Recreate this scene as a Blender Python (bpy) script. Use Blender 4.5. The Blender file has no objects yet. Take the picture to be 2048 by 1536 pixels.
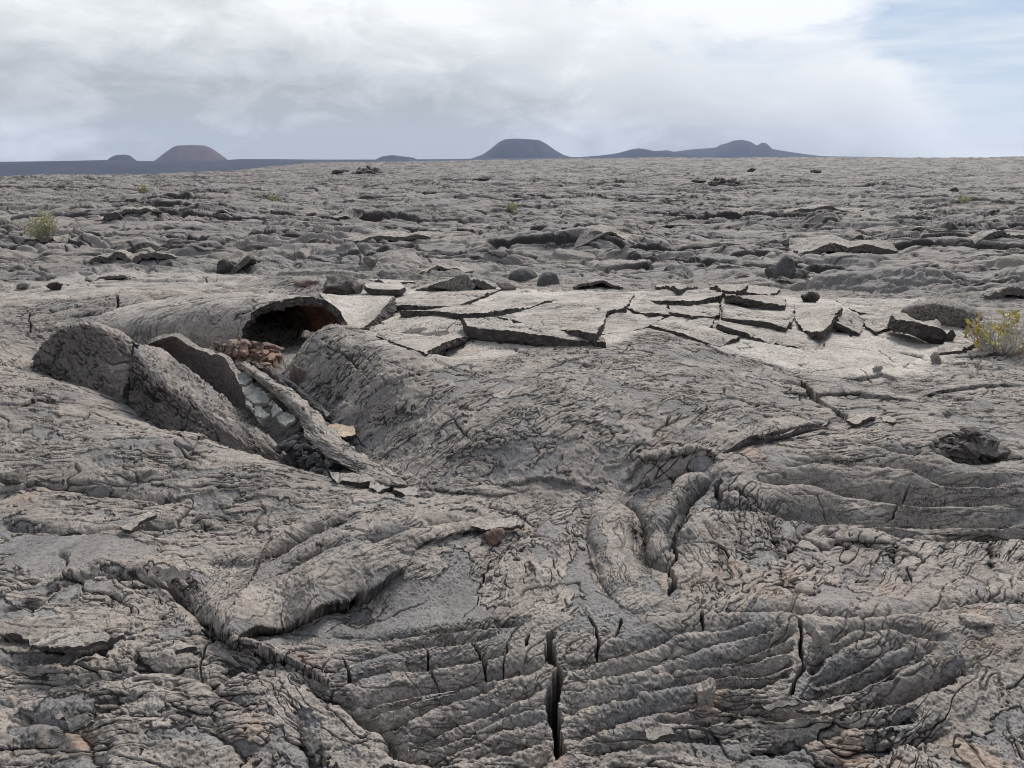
import bpy, bmesh, math, random, time, os
import numpy as np
from concurrent.futures import ThreadPoolExecutor
from mathutils import Vector
from mathutils.geometry import delaunay_2d_cdt

T0 = time.time()
def log(*a): print('[%.1fs]' % (time.time() - T0), *a, flush=True)

SC = bpy.context.scene
COL = SC.collection
# ------------------------------------------------------------------ camera model (photo pixels are 2048 x 1536)
F, CU, CV, CAMH = 1547.0, 1024.0, 768.0, 1.70
TH = math.atan(450.0 / F)
CT, ST = math.cos(TH), math.sin(TH)
HAZE = 1.05e-4
QUICK = float(os.environ.get('LAVA_Q', '2.0'))

def ray(u, v):
    x = (u - CU) / F
    y = (CV - v) / F
    return np.array([x, CT + ST * y, -ST + CT * y])
def at_z(u, v, z):
    d = ray(u, v)
    return np.array([0, 0, CAMH]) + d * ((z - CAMH) / d[2])
def at_y(u, v, Y):
    d = ray(u, v)
    return np.array([0, 0, CAMH]) + d * (Y / d[1])

# ------------------------------------------------------------------ noise
_rs = np.random.RandomState(11)
PERM = _rs.permutation(256).astype(np.int32)
PERM2 = np.concatenate([PERM, PERM])
_a = _rs.rand(256) * 2 * np.pi
GX = np.cos(_a).astype(np.float32); GY = np.sin(_a).astype(np.float32)
RX = _rs.rand(256).astype(np.float32); RY = _rs.rand(256).astype(np.float32); RV = _rs.rand(256).astype(np.float32)

def pn(x, y, s=0):
    """2-D gradient noise, about -1..1"""
    xf = np.floor(x); yf = np.floor(y)
    xi = xf.astype(np.int32); yi = yf.astype(np.int32)
    fx = (x - xf).astype(np.float32); fy = (y - yf).astype(np.float32)
    u = fx * fx * fx * (fx * (fx * 6 - 15) + 10); v = fy * fy * fy * (fy * (fy * 6 - 15) + 10)
    p0 = PERM[(xi + s * 57) & 255]; p1 = PERM[(xi + 1 + s * 57) & 255]
    y0 = (yi + s * 31) & 255; y1 = (yi + 1 + s * 31) & 255
    h00 = PERM2[p0 + y0]; h10 = PERM2[p1 + y0]; h01 = PERM2[p0 + y1]; h11 = PERM2[p1 + y1]
    n00 = GX[h00] * fx + GY[h00] * fy
    n10 = GX[h10] * (fx - 1) + GY[h10] * fy
    n01 = GX[h01] * fx + GY[h01] * (fy - 1)
    n11 = GX[h11] * (fx - 1) + GY[h11] * (fy - 1)
    a = n00 + u * (n10 - n00); b = n01 + u * (n11 - n01)
    return (a + v * (b - a)) * np.float32(1.5)

def fbm(x, y, s=0, n=3, g=0.5):
    t = 0; a = 1.0; f = 1.0
    for k in range(n):
        t = t + a * pn(x * f, y * f, s + k * 7); a *= g; f *= 2.03
    return t

def worley(x, y, s=0, jit=0.9):
    """F1, F2, random id of the nearest cell"""
    xf = np.floor(x); yf = np.floor(y)
    xi = xf.astype(np.int32); yi = yf.astype(np.int32)
    fx = (x - xf).astype(np.float32); fy = (y - yf).astype(np.float32)
    f1 = np.full(fx.shape, 9, np.float32); f2 = f1.copy(); rid = np.zeros(fx.shape, np.float32)
    for dx in (-1, 0, 1):
        p = PERM[(xi + dx + s * 41) & 255]
        for dy in (-1, 0, 1):
            h = PERM2[p + ((yi + dy + s * 17) & 255)]
            ex = dx + 0.5 + (RX[h] - 0.5) * jit - fx; ey = dy + 0.5 + (RY[h] - 0.5) * jit - fy
            d = ex * ex + ey * ey
            closer = d < f1
            f2 = np.where(closer, f1, np.minimum(f2, d))
            rid = np.where(closer, RV[h], rid)
            f1 = np.where(closer, d, f1)
    return np.sqrt(f1), np.sqrt(f2), rid

def sstep(a, b, x):
    t = np.clip((x - a) / (b - a), 0, 1)
    return t * t * (3 - 2 * t)

def chunked(fn, arrays, n=40000):
    """run fn over flat chunks on four threads"""
    shp = arrays[0].shape
    fl = [np.ascontiguousarray(a, dtype=np.float32).reshape(-1) for a in arrays]
    N = fl[0].size
    idx = list(range(0, N, n))
    with ThreadPoolExecutor(4) as ex:
        res = list(ex.map(lambda i: fn(*[a[i:i + n] for a in fl]), idx))
    return [np.concatenate([r[k] for r in res]).reshape(shp) for k in range(len(res[0]))]

# ------------------------------------------------------------------ base terrain: thin-plate spline through photo-read points
BASE_PTS = [
 # u, v, z : foreground
 (-500,1536,.0),(0,1536,.03),(400,1536,.02),(800,1536,-.02),(1100,1536,-.01),(1500,1536,.02),(2048,1536,.04),(2600,1536,.05),
 (-600,1800,0),(300,1900,0),(1024,1900,0),(1700,1900,0),(2700,1800,0),
 # lower left lobes
 (250,1290,.10),(500,1330,.07),(60,1330,.07),(350,1450,.08),(650,1400,.05),(-300,1350,.08),(740,1480,.0),
 # rope bundle crest and its valley behind
 (700,1275,.05),(900,1248,.09),(1100,1236,.13),(1300,1222,.14),(1560,1217,.14),(1830,1224,.14),(2048,1200,.14),(2400,1190,.14),
 (900,1400,.03),(1100,1400,.04),(1400,1380,.05),(1700,1380,.07),(2000,1380,.08),
 (1000,930,.19),(1150,930,.19),(1400,1195,.04),(1750,1190,.04),(700,1240,-.01),(950,1190,.0),(560,1270,-.02),
 (1900,1480,.03),(1500,1460,.02),(1720,1400,.10),
 # fold on the left of centre
 (480,1220,.13),(620,1170,.16),(760,1110,.14),(850,1060,.13),(400,1130,.10),(200,1120,.09),(0,1130,.08),(300,1200,.08),(100,1230,.08),
 # middle saddle
 (1000,1080,.06),(1100,1030,.07),(1000,1010,.09),(1200,1100,.07),
 # right fan lobe
 (1420,1030,.13),(1560,1035,.12),(1720,1062,.11),(1930,1080,.11),(2048,1080,.10),(1500,1110,.09),(1800,1130,.08),(2000,1140,.08),
 # ridge roll on the right
 (1450,940,.22),(1650,938,.24),(1850,950,.24),(2048,975,.24),(2400,990,.22),(1650,1030,.07),(1850,1052,.06),(2048,1054,.06),(1650,985,.15),(1850,1000,.15),
 (1700,860,.26),(1900,820,.30),(2048,790,.32),(2048,880,.27),(2400,800,.3),
 (1240,960,.12),(1380,960,.15),
 # big centre dome
 (830,985,.09),(1000,975,.10),(1180,965,.11),(1300,950,.13),(860,930,.17),(1000,880,.29),(1150,880,.28),(1250,900,.22),(1000,800,.38),
 (1300,850,.28),(1150,780,.38),(860,745,.48),(760,760,.45),(760,697,.53),(700,668,.56),(645,650,.58),(700,800,.30),(640,740,.38),(600,700,.42),(800,690,.34),(880,716,.37),(745,668,.34),
 (720,890,.13),(640,830,.12),(590,770,.10),(800,960,.09),(950,745,.42),(1100,740,.41),(1300,760,.36),(1500,800,.30),(1560,870,.24),
 # light slab field
 (700,630,.28),(800,620,.33),(900,680,.36),(1000,620,.36),(1000,660,.38),(1200,610,.37),(1250,680,.38),(1400,620,.36),(1400,680,.36),(1550,720,.32),
 (1700,700,.30),(1700,640,.31),(1850,700,.28),(1800,760,.28),(1690,780,.24),(1950,700,.28),(1600,610,.32),(1850,620,.26),(800,590,.32),(1000,583,.31),(1300,583,.31),
 (1500,590,.30),
 # left tumulus behind
 (0,608,.42),(0,650,.36),(130,635,.38),(240,598,.46),(400,592,.50),(400,640,.36),(400,570,.3),(240,578,.25),(0,585,.2),(520,600,.20),(560,640,.12),(560,690,.12),(-300,640,.3),(240,650,.32),(60,690,.26),(500,580,.30),
 (660,600,.26),(610,580,.26),
 # left mound in front of the upturned slabs
 (0,705,.36),(130,768,.33),(330,868,.28),(520,938,.20),(700,990,.11),(100,880,.20),(300,960,.13),(0,1000,.09),(400,1040,.07),(600,1030,.08),(-300,740,.38),(-300,960,.12),
 (200,1040,.08),(0,1060,.07),(500,990,.12),
 # trough behind it (hidden): lower than the crest
 (100,735,.12),(200,775,.06),(300,805,.03),(400,835,.02),(500,870,.0),(600,900,.0),(660,935,.02),(440,790,.05),(360,740,.10),(300,700,.2),(480,730,.18),
 # behind slabs
 (0,560,.10),(200,555,.12),(400,560,.16),(700,560,.14),(1000,562,.12),(1300,562,.12),(1600,575,.14),(1900,590,.16),(2048,620,.2),(2400,640,.2),(-400,560,.1),
 (0,520,.05),(400,520,.05),(800,525,.04),(1200,525,.02),(1600,530,.02),(2048,540,.05),(2500,540,.05),(-500,520,.05),
 (0,470,.0),(500,470,.0),(1000,470,.0),(1500,470,.0),(2048,470,.0),(2600,470,0),(-600,470,0),
]
_P = np.array([at_z(*p) for p in BASE_PTS])
def _lp(x, y):
    r = np.sqrt(x * x + y * y) + 1e-6
    return np.arctan2(x, y), np.log(r)
_pa, _pl = _lp(_P[:, 0], _P[:, 1])
def _phi(d2): return 0.5 * d2 * np.log(d2 + 1e-9)
def _solve():
    n = len(_P)
    K = _phi((_pa[:, None] - _pa[None]) ** 2 + (_pl[:, None] - _pl[None]) ** 2) + np.eye(n) * 5e-4
    A = np.zeros((n + 3, n + 3)); A[:n, :n] = K
    A[:n, n] = 1; A[:n, n + 1] = _pa; A[:n, n + 2] = _pl
    A[n:, :n] = A[:n, n:].T
    b = np.zeros(n + 3); b[:n] = _P[:, 2]
    return np.linalg.solve(A, b)
_W = _solve()
def base_h(x, y):
    """smooth height of the lava crust at plan position x, y (any shape)"""
    x = np.asarray(x, float); y = np.asarray(y, float)
    shp = x.shape
    a, l = _lp(x.ravel(), y.ravel())
    a = np.clip(a, -0.9, 0.9); l0 = l.copy(); l = np.clip(l, math.log(1.2), math.log(20))
    out = np.empty(a.size)
    for i in range(0, a.size, 20000):
        s = slice(i, i + 20000)
        d2 = (a[s, None] - _pa[None]) ** 2 + (l[s, None] - _pl[None]) ** 2
        out[s] = _phi(d2) @ _W[:-3] + _W[-3] + _W[-2] * a[s] + _W[-1] * l[s]
    w = 1 - sstep(math.log(12), math.log(19), l0)
    w = w * sstep(math.log(.5), math.log(1.3), l0)
    # the far field: nearly level, a shade higher on the right, dropping away beyond its edge on the left
    r = np.exp(l0)
    far = sstep(40, 260, r) * (0.0 + 1.9 * sstep(-.35, .25, np.arctan2(x.ravel(), y.ravel()))) - 0.2 * sstep(14, 60, r)
    far = far - 14.0 * sstep(80, 330, r + 60 * sstep(-.1, -.6, -np.abs(np.arctan2(x.ravel(), y.ravel()))) * 0) * (1 - sstep(-.62, -.22, np.arctan2(x.ravel(), y.ravel())))
    far = far - 40.0 * sstep(300, 800, r)
    return (out * w + far).reshape(shp)

_TS = np.exp(np.linspace(math.log(1.2), math.log(70), 500))
def hit(u, v, dz=0.0):
    """where the ray through a photo pixel first meets the crust raised by dz"""
    d = ray(u, v); d = d / d[1]
    x = d[0] * _TS; y = _TS; z = CAMH + d[2] * _TS
    g = z - (base_h(x, y) + dz)
    k = np.argmax(g < 0)
    if g[k] >= 0 or k == 0:
        return at_z(u, v, min(dz, 0.3))
    t = _TS[k - 1] + (_TS[k] - _TS[k - 1]) * g[k - 1] / (g[k - 1] - g[k])
    return np.array([d[0] * t, t, CAMH + d[2] * t])

# ------------------------------------------------------------------ lines read off the photo (pixels): creases between ropes, cracks, ledges, ridges
# crease: half width (m), depth (m), points
CREASES = [
 (.045,.030,[(650,1265),(790,1262),(894,1248),(999,1241),(1069,1237)]),
 (.035,.022,[(640,1347),(755,1297),(859,1276),(947,1269),(1010,1255)]),
 (.035,.024,[(630,1385),(655,1368),(755,1331),(877,1314),(964,1304),(1030,1295)]),
 (.045,.038,[(690,1408),(790,1377),(880,1359),(964,1340),(1040,1333),(1100,1330)]),
 (.035,.024,[(720,1422),(831,1384),(936,1359)]),
 (.032,.026,[(762,1452),(877,1394),(945,1376),(1000,1362)]),
 (.042,.032,[(800,1492),(830,1476),(901,1440),(964,1419),(1034,1387),(1095,1373)]),
 (.030,.022,[(831,1490),(929,1468),(964,1447),(1034,1415),(1095,1405)]),
 (.038,.028,[(860,1512),(947,1478),(999,1450),(1090,1426)]),
 (.040,.028,[(905,1520),(999,1495),(1095,1464)]),
 (.05,.03,[(960,1560),(1030,1530),(1100,1505)]),
 (.05,.045,[(600,1355),(650,1380),(720,1412),(776,1450),(797,1485),(866,1513),(915,1536)]),
 (.045,.030,[(1250,1228),(1300,1223),(1390,1222),(1483,1219),(1563,1217),(1683,1226),(1830,1223),(1939,1208),(2048,1199),(2200,1190)]),
 (.042,.036,[(1112,1350),(1194,1314),(1261,1297),(1310,1276),(1355,1256),(1446,1248),(1500,1235)]),
 (.040,.034,[(1138,1370),(1243,1338),(1310,1318),(1373,1292),(1475,1263),(1570,1245)]),
 (.036,.028,[(1300,1351),(1355,1329),(1446,1318),(1519,1285),(1599,1256)]),
 (.030,.024,[(1457,1332),(1505,1310),(1592,1285)]),
 (.036,.028,[(1250,1390),(1300,1373),(1428,1343),(1526,1336),(1592,1314)]),
 (.036,.026,[(1400,1372),(1428,1365),(1505,1358),(1585,1332)]),
 (.035,.026,[(1618,1343),(1647,1310),(1694,1278),(1764,1256)]),
 (.038,.030,[(1629,1365),(1702,1329),(1775,1292),(1830,1278)]),
 (.042,.030,[(1603,1390),(1702,1362),(1757,1340),(1848,1292)]),
 (.040,.026,[(1749,1351),(1811,1325),(1870,1288)]),
 (.035,.036,[(1603,1245),(1630,1263),(1665,1270),(1702,1252),(1775,1252),(1830,1263),(1903,1281)]),
 (.05,.045,[(1420,1400),(1475,1409),(1592,1413),(1702,1398),(1771,1387),(1884,1351),(1960,1320)]),
 (.05,.030,[(1490,1500),(1530,1486),(1629,1460),(1738,1431),(1848,1413)]),
 (.04,.025,[(1300,1440),(1420,1432),(1520,1420)]),
 (.04,.025,[(1150,1500),(1300,1475),(1420,1462),(1510,1470)]),
 (.05,.035,[(1620,1530),(1720,1500),(1790,1470),(1900,1440)]),
 (.05,.030,[(1120,1470),(1230,1436),(1330,1410),(1420,1395)]),
 (.05,.030,[(1120,1415),(1200,1395),(1290,1385)]),
 # right fan lobe
 (.06,.060,[(1400,1000),(1440,1010),(1519,1013),(1560,1020),(1629,1035),(1665,1046),(1727,1053),(1811,1064),(1921,1071),(2048,1068),(2200,1060)]),
 (.035,.028,[(1519,1013),(1545,1055),(1560,1100),(1555,1140)]),
 (.035,.030,[(1650,1042),(1605,1065),(1580,1100),(1566,1160),(1612,1215)]),
 (.030,.020,[(1700,1055),(1680,1080),(1630,1110)]),
 (.030,.020,[(1800,1075),(1790,1110),(1800,1150),(1840,1190)]),
 (.030,.020,[(1900,1080),(1880,1120),(1900,1170),(1960,1190)]),
 (.030,.020,[(1980,1085),(1985,1130),(2030,1150)]),
 (.030,.022,[(1410,1060),(1440,1100),(1450,1150)]),
 (.030,.022,[(1470,1040),(1490,1090),(1500,1130)]),
 # ridge rolls on the right
 (.06,.035,[(1470,985),(1523,1004),(1640,1030),(1720,1040),(1835,1030),(1950,1040),(2048,1047)]),
 (.05,.030,[(1500,962),(1600,958),(1700,975),(1800,985),(1920,990),(2048,1000)]),
 (.045,.022,[(1560,935),(1680,915),(1800,925),(1900,955),(2048,965)]),
 (.04,.02,[(1700,880),(1800,900),(1850,905)]),
 # cords in the middle
 (.040,.045,[(1430,952),(1412,975),(1384,1000),(1365,1040),(1350,1075),(1352,1110)]),
 (.040,.040,[(1240,1005),(1275,1020),(1290,1060),(1290,1110),(1330,1140),(1355,1135)]),
 (.05,.016,[(1180,1000),(1170,1060),(1190,1120),(1215,1180),(1240,1215)]),
 (.05,.016,[(1260,1012),(1268,1060),(1275,1110),(1300,1160),(1340,1205)]),
 (.16,.055,[(1860,885),(1910,895),(1960,900),(2000,895)]),
 # left of centre fold
 (.05,.030,[(520,1130),(600,1085),(700,1040),(800,1010)]),
 (.05,.040,[(545,1165),(640,1110),(720,1085),(850,1060),(960,1040)]),
 (.04,.03,[(60,1205),(120,1180),(210,1155),(330,1165),(370,1145)]),
 (.04,.03,[(0,1215),(60,1205),(75,1222)]),
 (.05,.045,[(330,1150),(380,1200),(410,1240),(440,1270)]),
 (.05,.04,[(0,1045),(120,1066),(210,1062),(300,1055),(360,1050)]),
 (.05,.03,[(80,965),(190,982),(270,990),(370,1005)]),
 (.04,.025,[(240,1040),(280,1020),(310,1005)]),
 # lower left lobes
 (.05,.045,[(0,1340),(40,1322),(110,1308),(180,1295),(240,1282)]),
 (.05,.040,[(260,1320),(330,1335),(400,1355),(430,1372),(470,1400),(520,1420)]),
 (.045,.035,[(430,1372),(455,1350),(500,1330),(540,1340)]),
 (.05,.040,[(0,1440),(90,1432),(160,1445),(200,1425),(290,1400)]),
 (.05,.040,[(100,1445),(170,1470),(195,1510),(230,1536)]),
 (.05,.035,[(590,1420),(600,1460),(620,1495),(640,1536)]),
 (.05,.035,[(420,1440),(460,1480),(500,1520)]),
 (.05,.03,[(20,1380),(120,1360),(200,1350),(300,1345)]),
 (.04,.03,[(280,1440),(360,1430),(440,1415)]),
 (.05,.03,[(0,1500),(70,1490),(120,1515)]),
 # left tumulus ropes
 (.05,.022,[(0,628),(80,612),(160,600),(240,592)]), (.05,.022,[(0,640),(100,624),(200,612),(300,604),(420,590)]),
 (.05,.022,[(0,655),(100,640),(200,628),(340,618),(460,600)]), (.05,.022,[(0,668),(120,656),(230,640),(360,630),(440,622)]),
 (.05,.022,[(40,684),(140,668),(230,655),(350,645),(430,640)]), (.05,.022,[(270,665),(360,660),(430,658)]),
]
# crack: half width (m), depth (m), points  (each line tapers to its ends)
CRACKS = [
 (.016,.45,[(1095,1268),(1093,1290),(1094,1308),(1099,1331)]),
 (.009,.25,[(1097,1322),(1102,1336),(1107,1348),(1104,1366)]),
 (.0165,.5,[(1106,1348),(1104,1377),(1107,1419),(1110,1464),(1106,1508)]),
 (.007,.10,[(1578,1226),(1603,1256),(1603,1292),(1610,1329),(1596,1347),(1592,1385)]),
 (.007,.2,[(1598,1338),(1594,1362),(1588,1388)]),
 (.006,.08,[(1152,1228),(1180,1255),(1197,1280),(1193,1300),(1202,1316)]),
 (.005,.06,[(1228,1234),(1233,1275)]), (.004,.05,[(1394,1226),(1400,1250)]), (.004,.05,[(1040,1240),(1010,1290),(1008,1340)]),
 (.004,.05,[(950,1275),(975,1310),(980,1335)]), (.004,.04,[(855,1280),(860,1320),(875,1358)]), (.004,.04,[(690,1310),(715,1365)]),
 (.012,.16,[(1440,1000),(1432,985),(1445,960)]), (.008,.14,[(1435,1000),(1384,1044),(1362,1085),(1356,1115),(1340,1153),(1347,1212)]),
 (.022,.26,[(1600,766),(1614,782),(1632,797),(1650,815),(1671,828),(1702,848)]),
 (.012,.16,[(1364,665),(1390,682),(1430,700),(1455,712)]),
 (.008,.12,[(1060,745),(1130,722),(1172,716),(1215,708)]),
 (.007,.10,[(745,788),(790,765),(850,742)]), (.006,.10,[(850,742),(900,745),(955,755)]), (.006,.09,[(860,720),(905,735),(950,748)]),
 (.004,.06,[(655,730),(700,715),(735,708)]), (.004,.06,[(735,708),(720,730),(700,745)]), (.004,.05,[(690,790),(655,830)]),
 (.006,.08,[(945,672),(900,690),(855,712)]),
 (.010,.16,[(245,582),(236,600),(238,618),(222,640),(203,655)]), (.006,.08,[(64,620),(55,665),(22,660)]),
 (.005,.06,[(0,905),(45,880),(60,860)]), (.006,.07,[(90,846),(115,858),(160,845),(175,825)]), (.005,.06,[(165,820),(230,845),(262,860)]),
 (.005,.05,[(20,795),(70,805),(45,820)]), (.004,.05,[(350,890),(380,905),(410,905)]),
 (.005,.06,[(1330,860),(1340,845),(1345,838)]), (.005,.06,[(1270,700),(1255,690),(1252,715)]),
 (.004,.06,[(1420,830),(1500,820),(1590,818)]), (.006,.08,[(1300,880),(1350,850),(1420,820)]),
 (.004,.05,[(1580,755),(1640,745),(1700,738)]), (.004,.05,[(1500,660),(1560,690),(1640,710)]), (.004,.05,[(1680,695),(1760,705),(1800,730)]),
 (.004,.05,[(1720,740),(1745,770)]), (.006,.1,[(1810,660),(1850,670),(1900,668)]),
 (.004,.04,[(1050,1270),(1045,1300)]), (.004,.05,[(945,1195),(965,1160),(1000,1120),(1030,1090)]), (.003,.04,[(930,1230),(950,1195)]),
 (.003,.03,[(655,1265),(700,1245),(780,1235),(850,1205)]), (.004,.06,[(1460,910),(1500,930),(1530,935)]),
 (.005,.06,[(1760,970),(1790,990),(1800,1010)]), (.004,.05,[(1600,990),(1640,1000),(1660,1030)]), (.004,.05,[(1820,960),(1790,1000),(1775,1025)]),
 (.007,.12,[(380,560),(420,570),(470,560)]), (.006,.1,[(290,548),(320,555),(360,545)]),
]
# ledge: height (m), fall-off behind it (m), points drawn left to right; the far side stands higher
LEDGES = [
 (.10,.30,[(380,1210),(430,1262),(470,1288),(540,1262),(620,1228),(700,1205),(760,1178),(800,1150),(820,1120)]),
 (.05,.25,[(1435,915),(1458,894),(1542,871),(1600,858),(1665,845)]),
 (.04,.20,[(820,1120),(850,1085),(900,1070),(960,1058),(1020,1035)]),
 (.05,.15,[(0,1262),(60,1275),(110,1290)]),
 (.07,.12,[(100,1297),(150,1290),(200,1284),(246,1272)]),
 (.03,.12,[(255,1170),(300,1172),(345,1160)]),
 (.03,.10,[(1580,1180),(1612,1190),(1640,1180)]),
 (.03,.15,[(1700,765),(1760,752),(1800,765)]),
 (.03,.2,[(1560,790),(1700,790),(1830,800)]),
 (.03,.2,[(1900,720),(1960,715),(2048,705)]),
 (.03,.15,[(1850,790),(1950,775),(2048,770)]),
 (.04,.2,[(1240,965),(1300,945),(1400,928),(1450,930)]),
 (.025,.15,[(1650,1070),(1720,1085),(1800,1090)]),
 (.02,.12,[(960,970),(1100,960),(1200,975)]), (.02,.12,[(830,985),(930,990),(1050,985)]),
 (.02,.1,[(340,880),(380,905),(430,880)]), (.02,.1,[(245,955),(290,950),(315,935)]),
 (.025,.15,[(0,985),(80,965),(140,970)]),
]
RIDGES = [
 (.42,.15,[(712,542),(745,533),(785,538),(815,556)]), (.5,.14,[(590,530),(640,522),(690,530)]), (.40,.14,[(1165,505),(1200,490),(1245,488)]), (.5,.15,[(60,530),(110,520),(150,535)]), (.4,.2,[(1630,455),(1665,448)]),
 (.065,.085,[(1428,938),(1380,938),(1328,944),(1285,955),(1262,968)]),
 (.060,.075,[(1410,950),(1372,985),(1330,1030),(1312,1065),(1312,1090)]),
 (.09,.05,[(1318,1075),(1330,1110),(1345,1118)]),
 (.11,.055,[(1226,1010),(1220,1060),(1228,1110),(1261,1167),(1290,1205)]),
 (.10,.05,[(1400,1020),(1390,1080),(1385,1140),(1390,1200)]),
 (.05,.03,[(70,1200),(130,1172),(200,1145),(290,1140),(340,1150)]),
 (.07,.04,[(420,1110),(520,1110),(610,1065),(700,1030)]),
]
# smooth pale slab surfaces (polygon in pixels)
PALE = [
 [(670,590),(1000,578),(1300,585),(1445,575),(1600,598),(1850,600),(1870,640),(2000,690),(1900,720),(1830,760),(1700,760),(1560,740),(1440,700),(1300,660),(1215,690),(1100,690),(960,720),(860,715),(760,690),(740,640)],
 [(0,585),(250,560),(480,555),(560,565),(400,590),(240,590),(0,610)],
 [(380,590),(520,575),(560,580),(490,640),(480,690),(400,670)],
]
# bare smooth blue-grey under-crust
BARE = [
 [(480,1290),(650,1245),(800,1205),(930,1165),(960,1180),(900,1235),(700,1270),(560,1300)],
 [(880,960),(960,900),(1100,890),(1240,900),(1300,880),(1320,920),(1230,960),(1050,970)],
 [(1120,1170),(1170,1050),(1200,1050),(1180,1130),(1230,1210),(1150,1215)],
 [(1630,1200),(1660,1170),(1740,1180),(1790,1215),(1660,1220)],
 [(0,1080),(200,1075),(330,1090),(300,1130),(60,1170),(0,1180)],
 [(1370,1310),(1420,1280),(1445,1290),(1400,1330)],
]
RUST = [(575,690,.30),(540,700,.2),(1350,1175,.1),(440,334,9),(520,332,7),(620,331,5),(330,338,5),(1430,1165,.14),(1575,1190,.16),(1950,1255,.13),(1700,1515,.12),(1340,1430,.10),(1100,1515,.08),(500,1420,.07),(170,1505,.10),(520,1500,.08),(50,995,.10),(960,1075,.05),(290,1255,.05),(1780,1190,.08),(1600,1160,.08),(1900,1300,.1),(600,1330,.06),(1440,1400,.08),(1350,900,.1),(1500,905,.1),(1700,870,.1),(640,1240,.05),(1960,1500,.12)]
# grain of the crust: strokes (pixels) along which the fibres run
GRAIN = [(30,760,130,790),(100,880,260,905),(300,960,440,985),(50,930,160,930),(200,1040,330,1035),(60,1120,200,1110),(480,1000,640,1005),(560,950,690,985),
 (480,1180,560,1130),(620,1150,700,1090),(760,1080,840,1050),(450,1240,500,1170),(120,1240,200,1250),(350,1180,300,1160),
 (640,760,700,700),(720,860,790,790),(820,900,900,820),(900,840,980,770),(1000,930,1080,890),(1120,860,1200,830),(1240,860,1290,850),(1000,760,1120,750),(1200,780,1400,775),
 (700,650,740,700),(860,670,900,650),(1100,640,1200,640),(1100,980,1250,985),(900,985,1050,980),
 (1400,720,1500,760),(1500,800,1640,830),(1700,800,1800,790),(1900,760,2040,740),(1750,860,1900,850),(1900,830,2040,830),(1400,850,1330,900),(1450,860,1560,830),
 (1550,950,1750,960),(1800,970,2000,1000),(1600,1010,1700,1015),(1850,1035,2040,1040),
 (1220,1020,1215,1100),(1230,1110,1270,1180),(1340,1010,1315,1060),(1320,1080,1330,1120),(1100,1050,1060,1120),(1000,1130,960,1190),(1040,1200,1000,1230),(1130,1100,1110,1200),
 (1420,1040,1400,1110),(1400,1120,1390,1200),(1500,1040,1540,1110),(1600,1060,1570,1120),(1680,1070,1640,1130),(1760,1080,1750,1160),(1850,1090,1850,1160),(1950,1090,1930,1160),(2030,1090,2020,1150),
 (700,1320,850,1290),(760,1400,900,1360),(860,1470,1000,1430),(1150,1340,1280,1290),(1200,1400,1330,1370),(1350,1280,1480,1240),(1400,1340,1560,1310),(1640,1320,1720,1270),(1680,1360,1800,1310),(1900,1230,2040,1210),(1900,1350,1990,1300),(1700,1440,1850,1390),
 (1960,1400,1990,1480),(1850,1460,1890,1520),(1250,1500,1400,1490),(1550,1490,1650,1470),
 (150,1380,260,1340),(60,1400,150,1420),(350,1400,450,1390),(500,1360,560,1400),(620,1450,660,1510),(300,1490,420,1470),(100,1480,180,1500),
 (100,640,250,615),(300,630,450,610),(420,640,400,665),(470,620,440,660),(100,720,180,760),
 (300,540,420,540),(900,540,1000,540),(1500,540,1600,545),(1900,560,2000,560)]

# ------------------------------------------------------------------ ground sheet: polar grid round the viewpoint, finest where it is seen
def build_axes():
    q = QUICK
    rr = [0.25]
    while rr[-1] < 1.35: rr.append(rr[-1] * 1.12)
    r = rr[-1]
    while r < 900:
        slant2 = r * r + CAMH * CAMH
        dr = min(0.8 * slant2 / (CAMH * 773), r * (0.0036 if r < 60 else 0.0060))
        r += dr / q; rr.append(r)
    while r < 5200: r *= 1.06; rr.append(r)
    rr = np.array(rr)
    fine = np.arange(-0.68, 0.68, 0.00098 / q)
    side = []
    a = 0.68; st = 0.002 / q
    while a < math.pi:
        side.append(a); st *= 1.06; a += min(st, 0.09)
    side = np.array(side)
    az = np.concatenate([-side[::-1], fine, side])
    return rr, az

RR, AZ = build_axes()
LR = np.log(RR)
GXX = (RR[:, None] * np.sin(AZ)[None]).astype(np.float32)
GYY = (RR[:, None] * np.cos(AZ)[None]).astype(np.float32)
log('grid', GXX.shape)

def base_on_grid():
    ca = np.linspace(-math.pi, math.pi, 900); cl = np.linspace(LR[0] - .01, LR[-1] + .01, 900)
    R = np.exp(cl)
    Z = base_h(R[:, None] * np.sin(ca)[None], R[:, None] * np.cos(ca)[None])
    fa = (AZ - ca[0]) / (ca[1] - ca[0]); ia = np.clip(fa.astype(int), 0, 898); ta = fa - ia
    fl = (LR - cl[0]) / (cl[1] - cl[0]); il = np.clip(fl.astype(int), 0, 898); tl = (fl - il)[:, None]
    def row(i): return Z[i][:, ia] * (1 - ta) + Z[i][:, ia + 1] * ta
    return row(il) * (1 - tl) + row(il + 1) * tl
Z = base_on_grid().astype(np.float32)
log('base')

def window(pts, m):
    """index window of the grid that covers plan points with a margin of m metres"""
    a = np.arctan2(pts[:, 0], pts[:, 1]); r = np.hypot(pts[:, 0], pts[:, 1])
    ma = m / max(r.min() - m, .5)
    i0, i1 = np.searchsorted(RR, [r.min() - m, r.max() + m]); j0, j1 = np.searchsorted(AZ, [a.min() - ma, a.max() + ma])
    return slice(max(i0 - 1, 0), i1 + 1), slice(max(j0 - 1, 0), j1 + 1)

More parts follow.
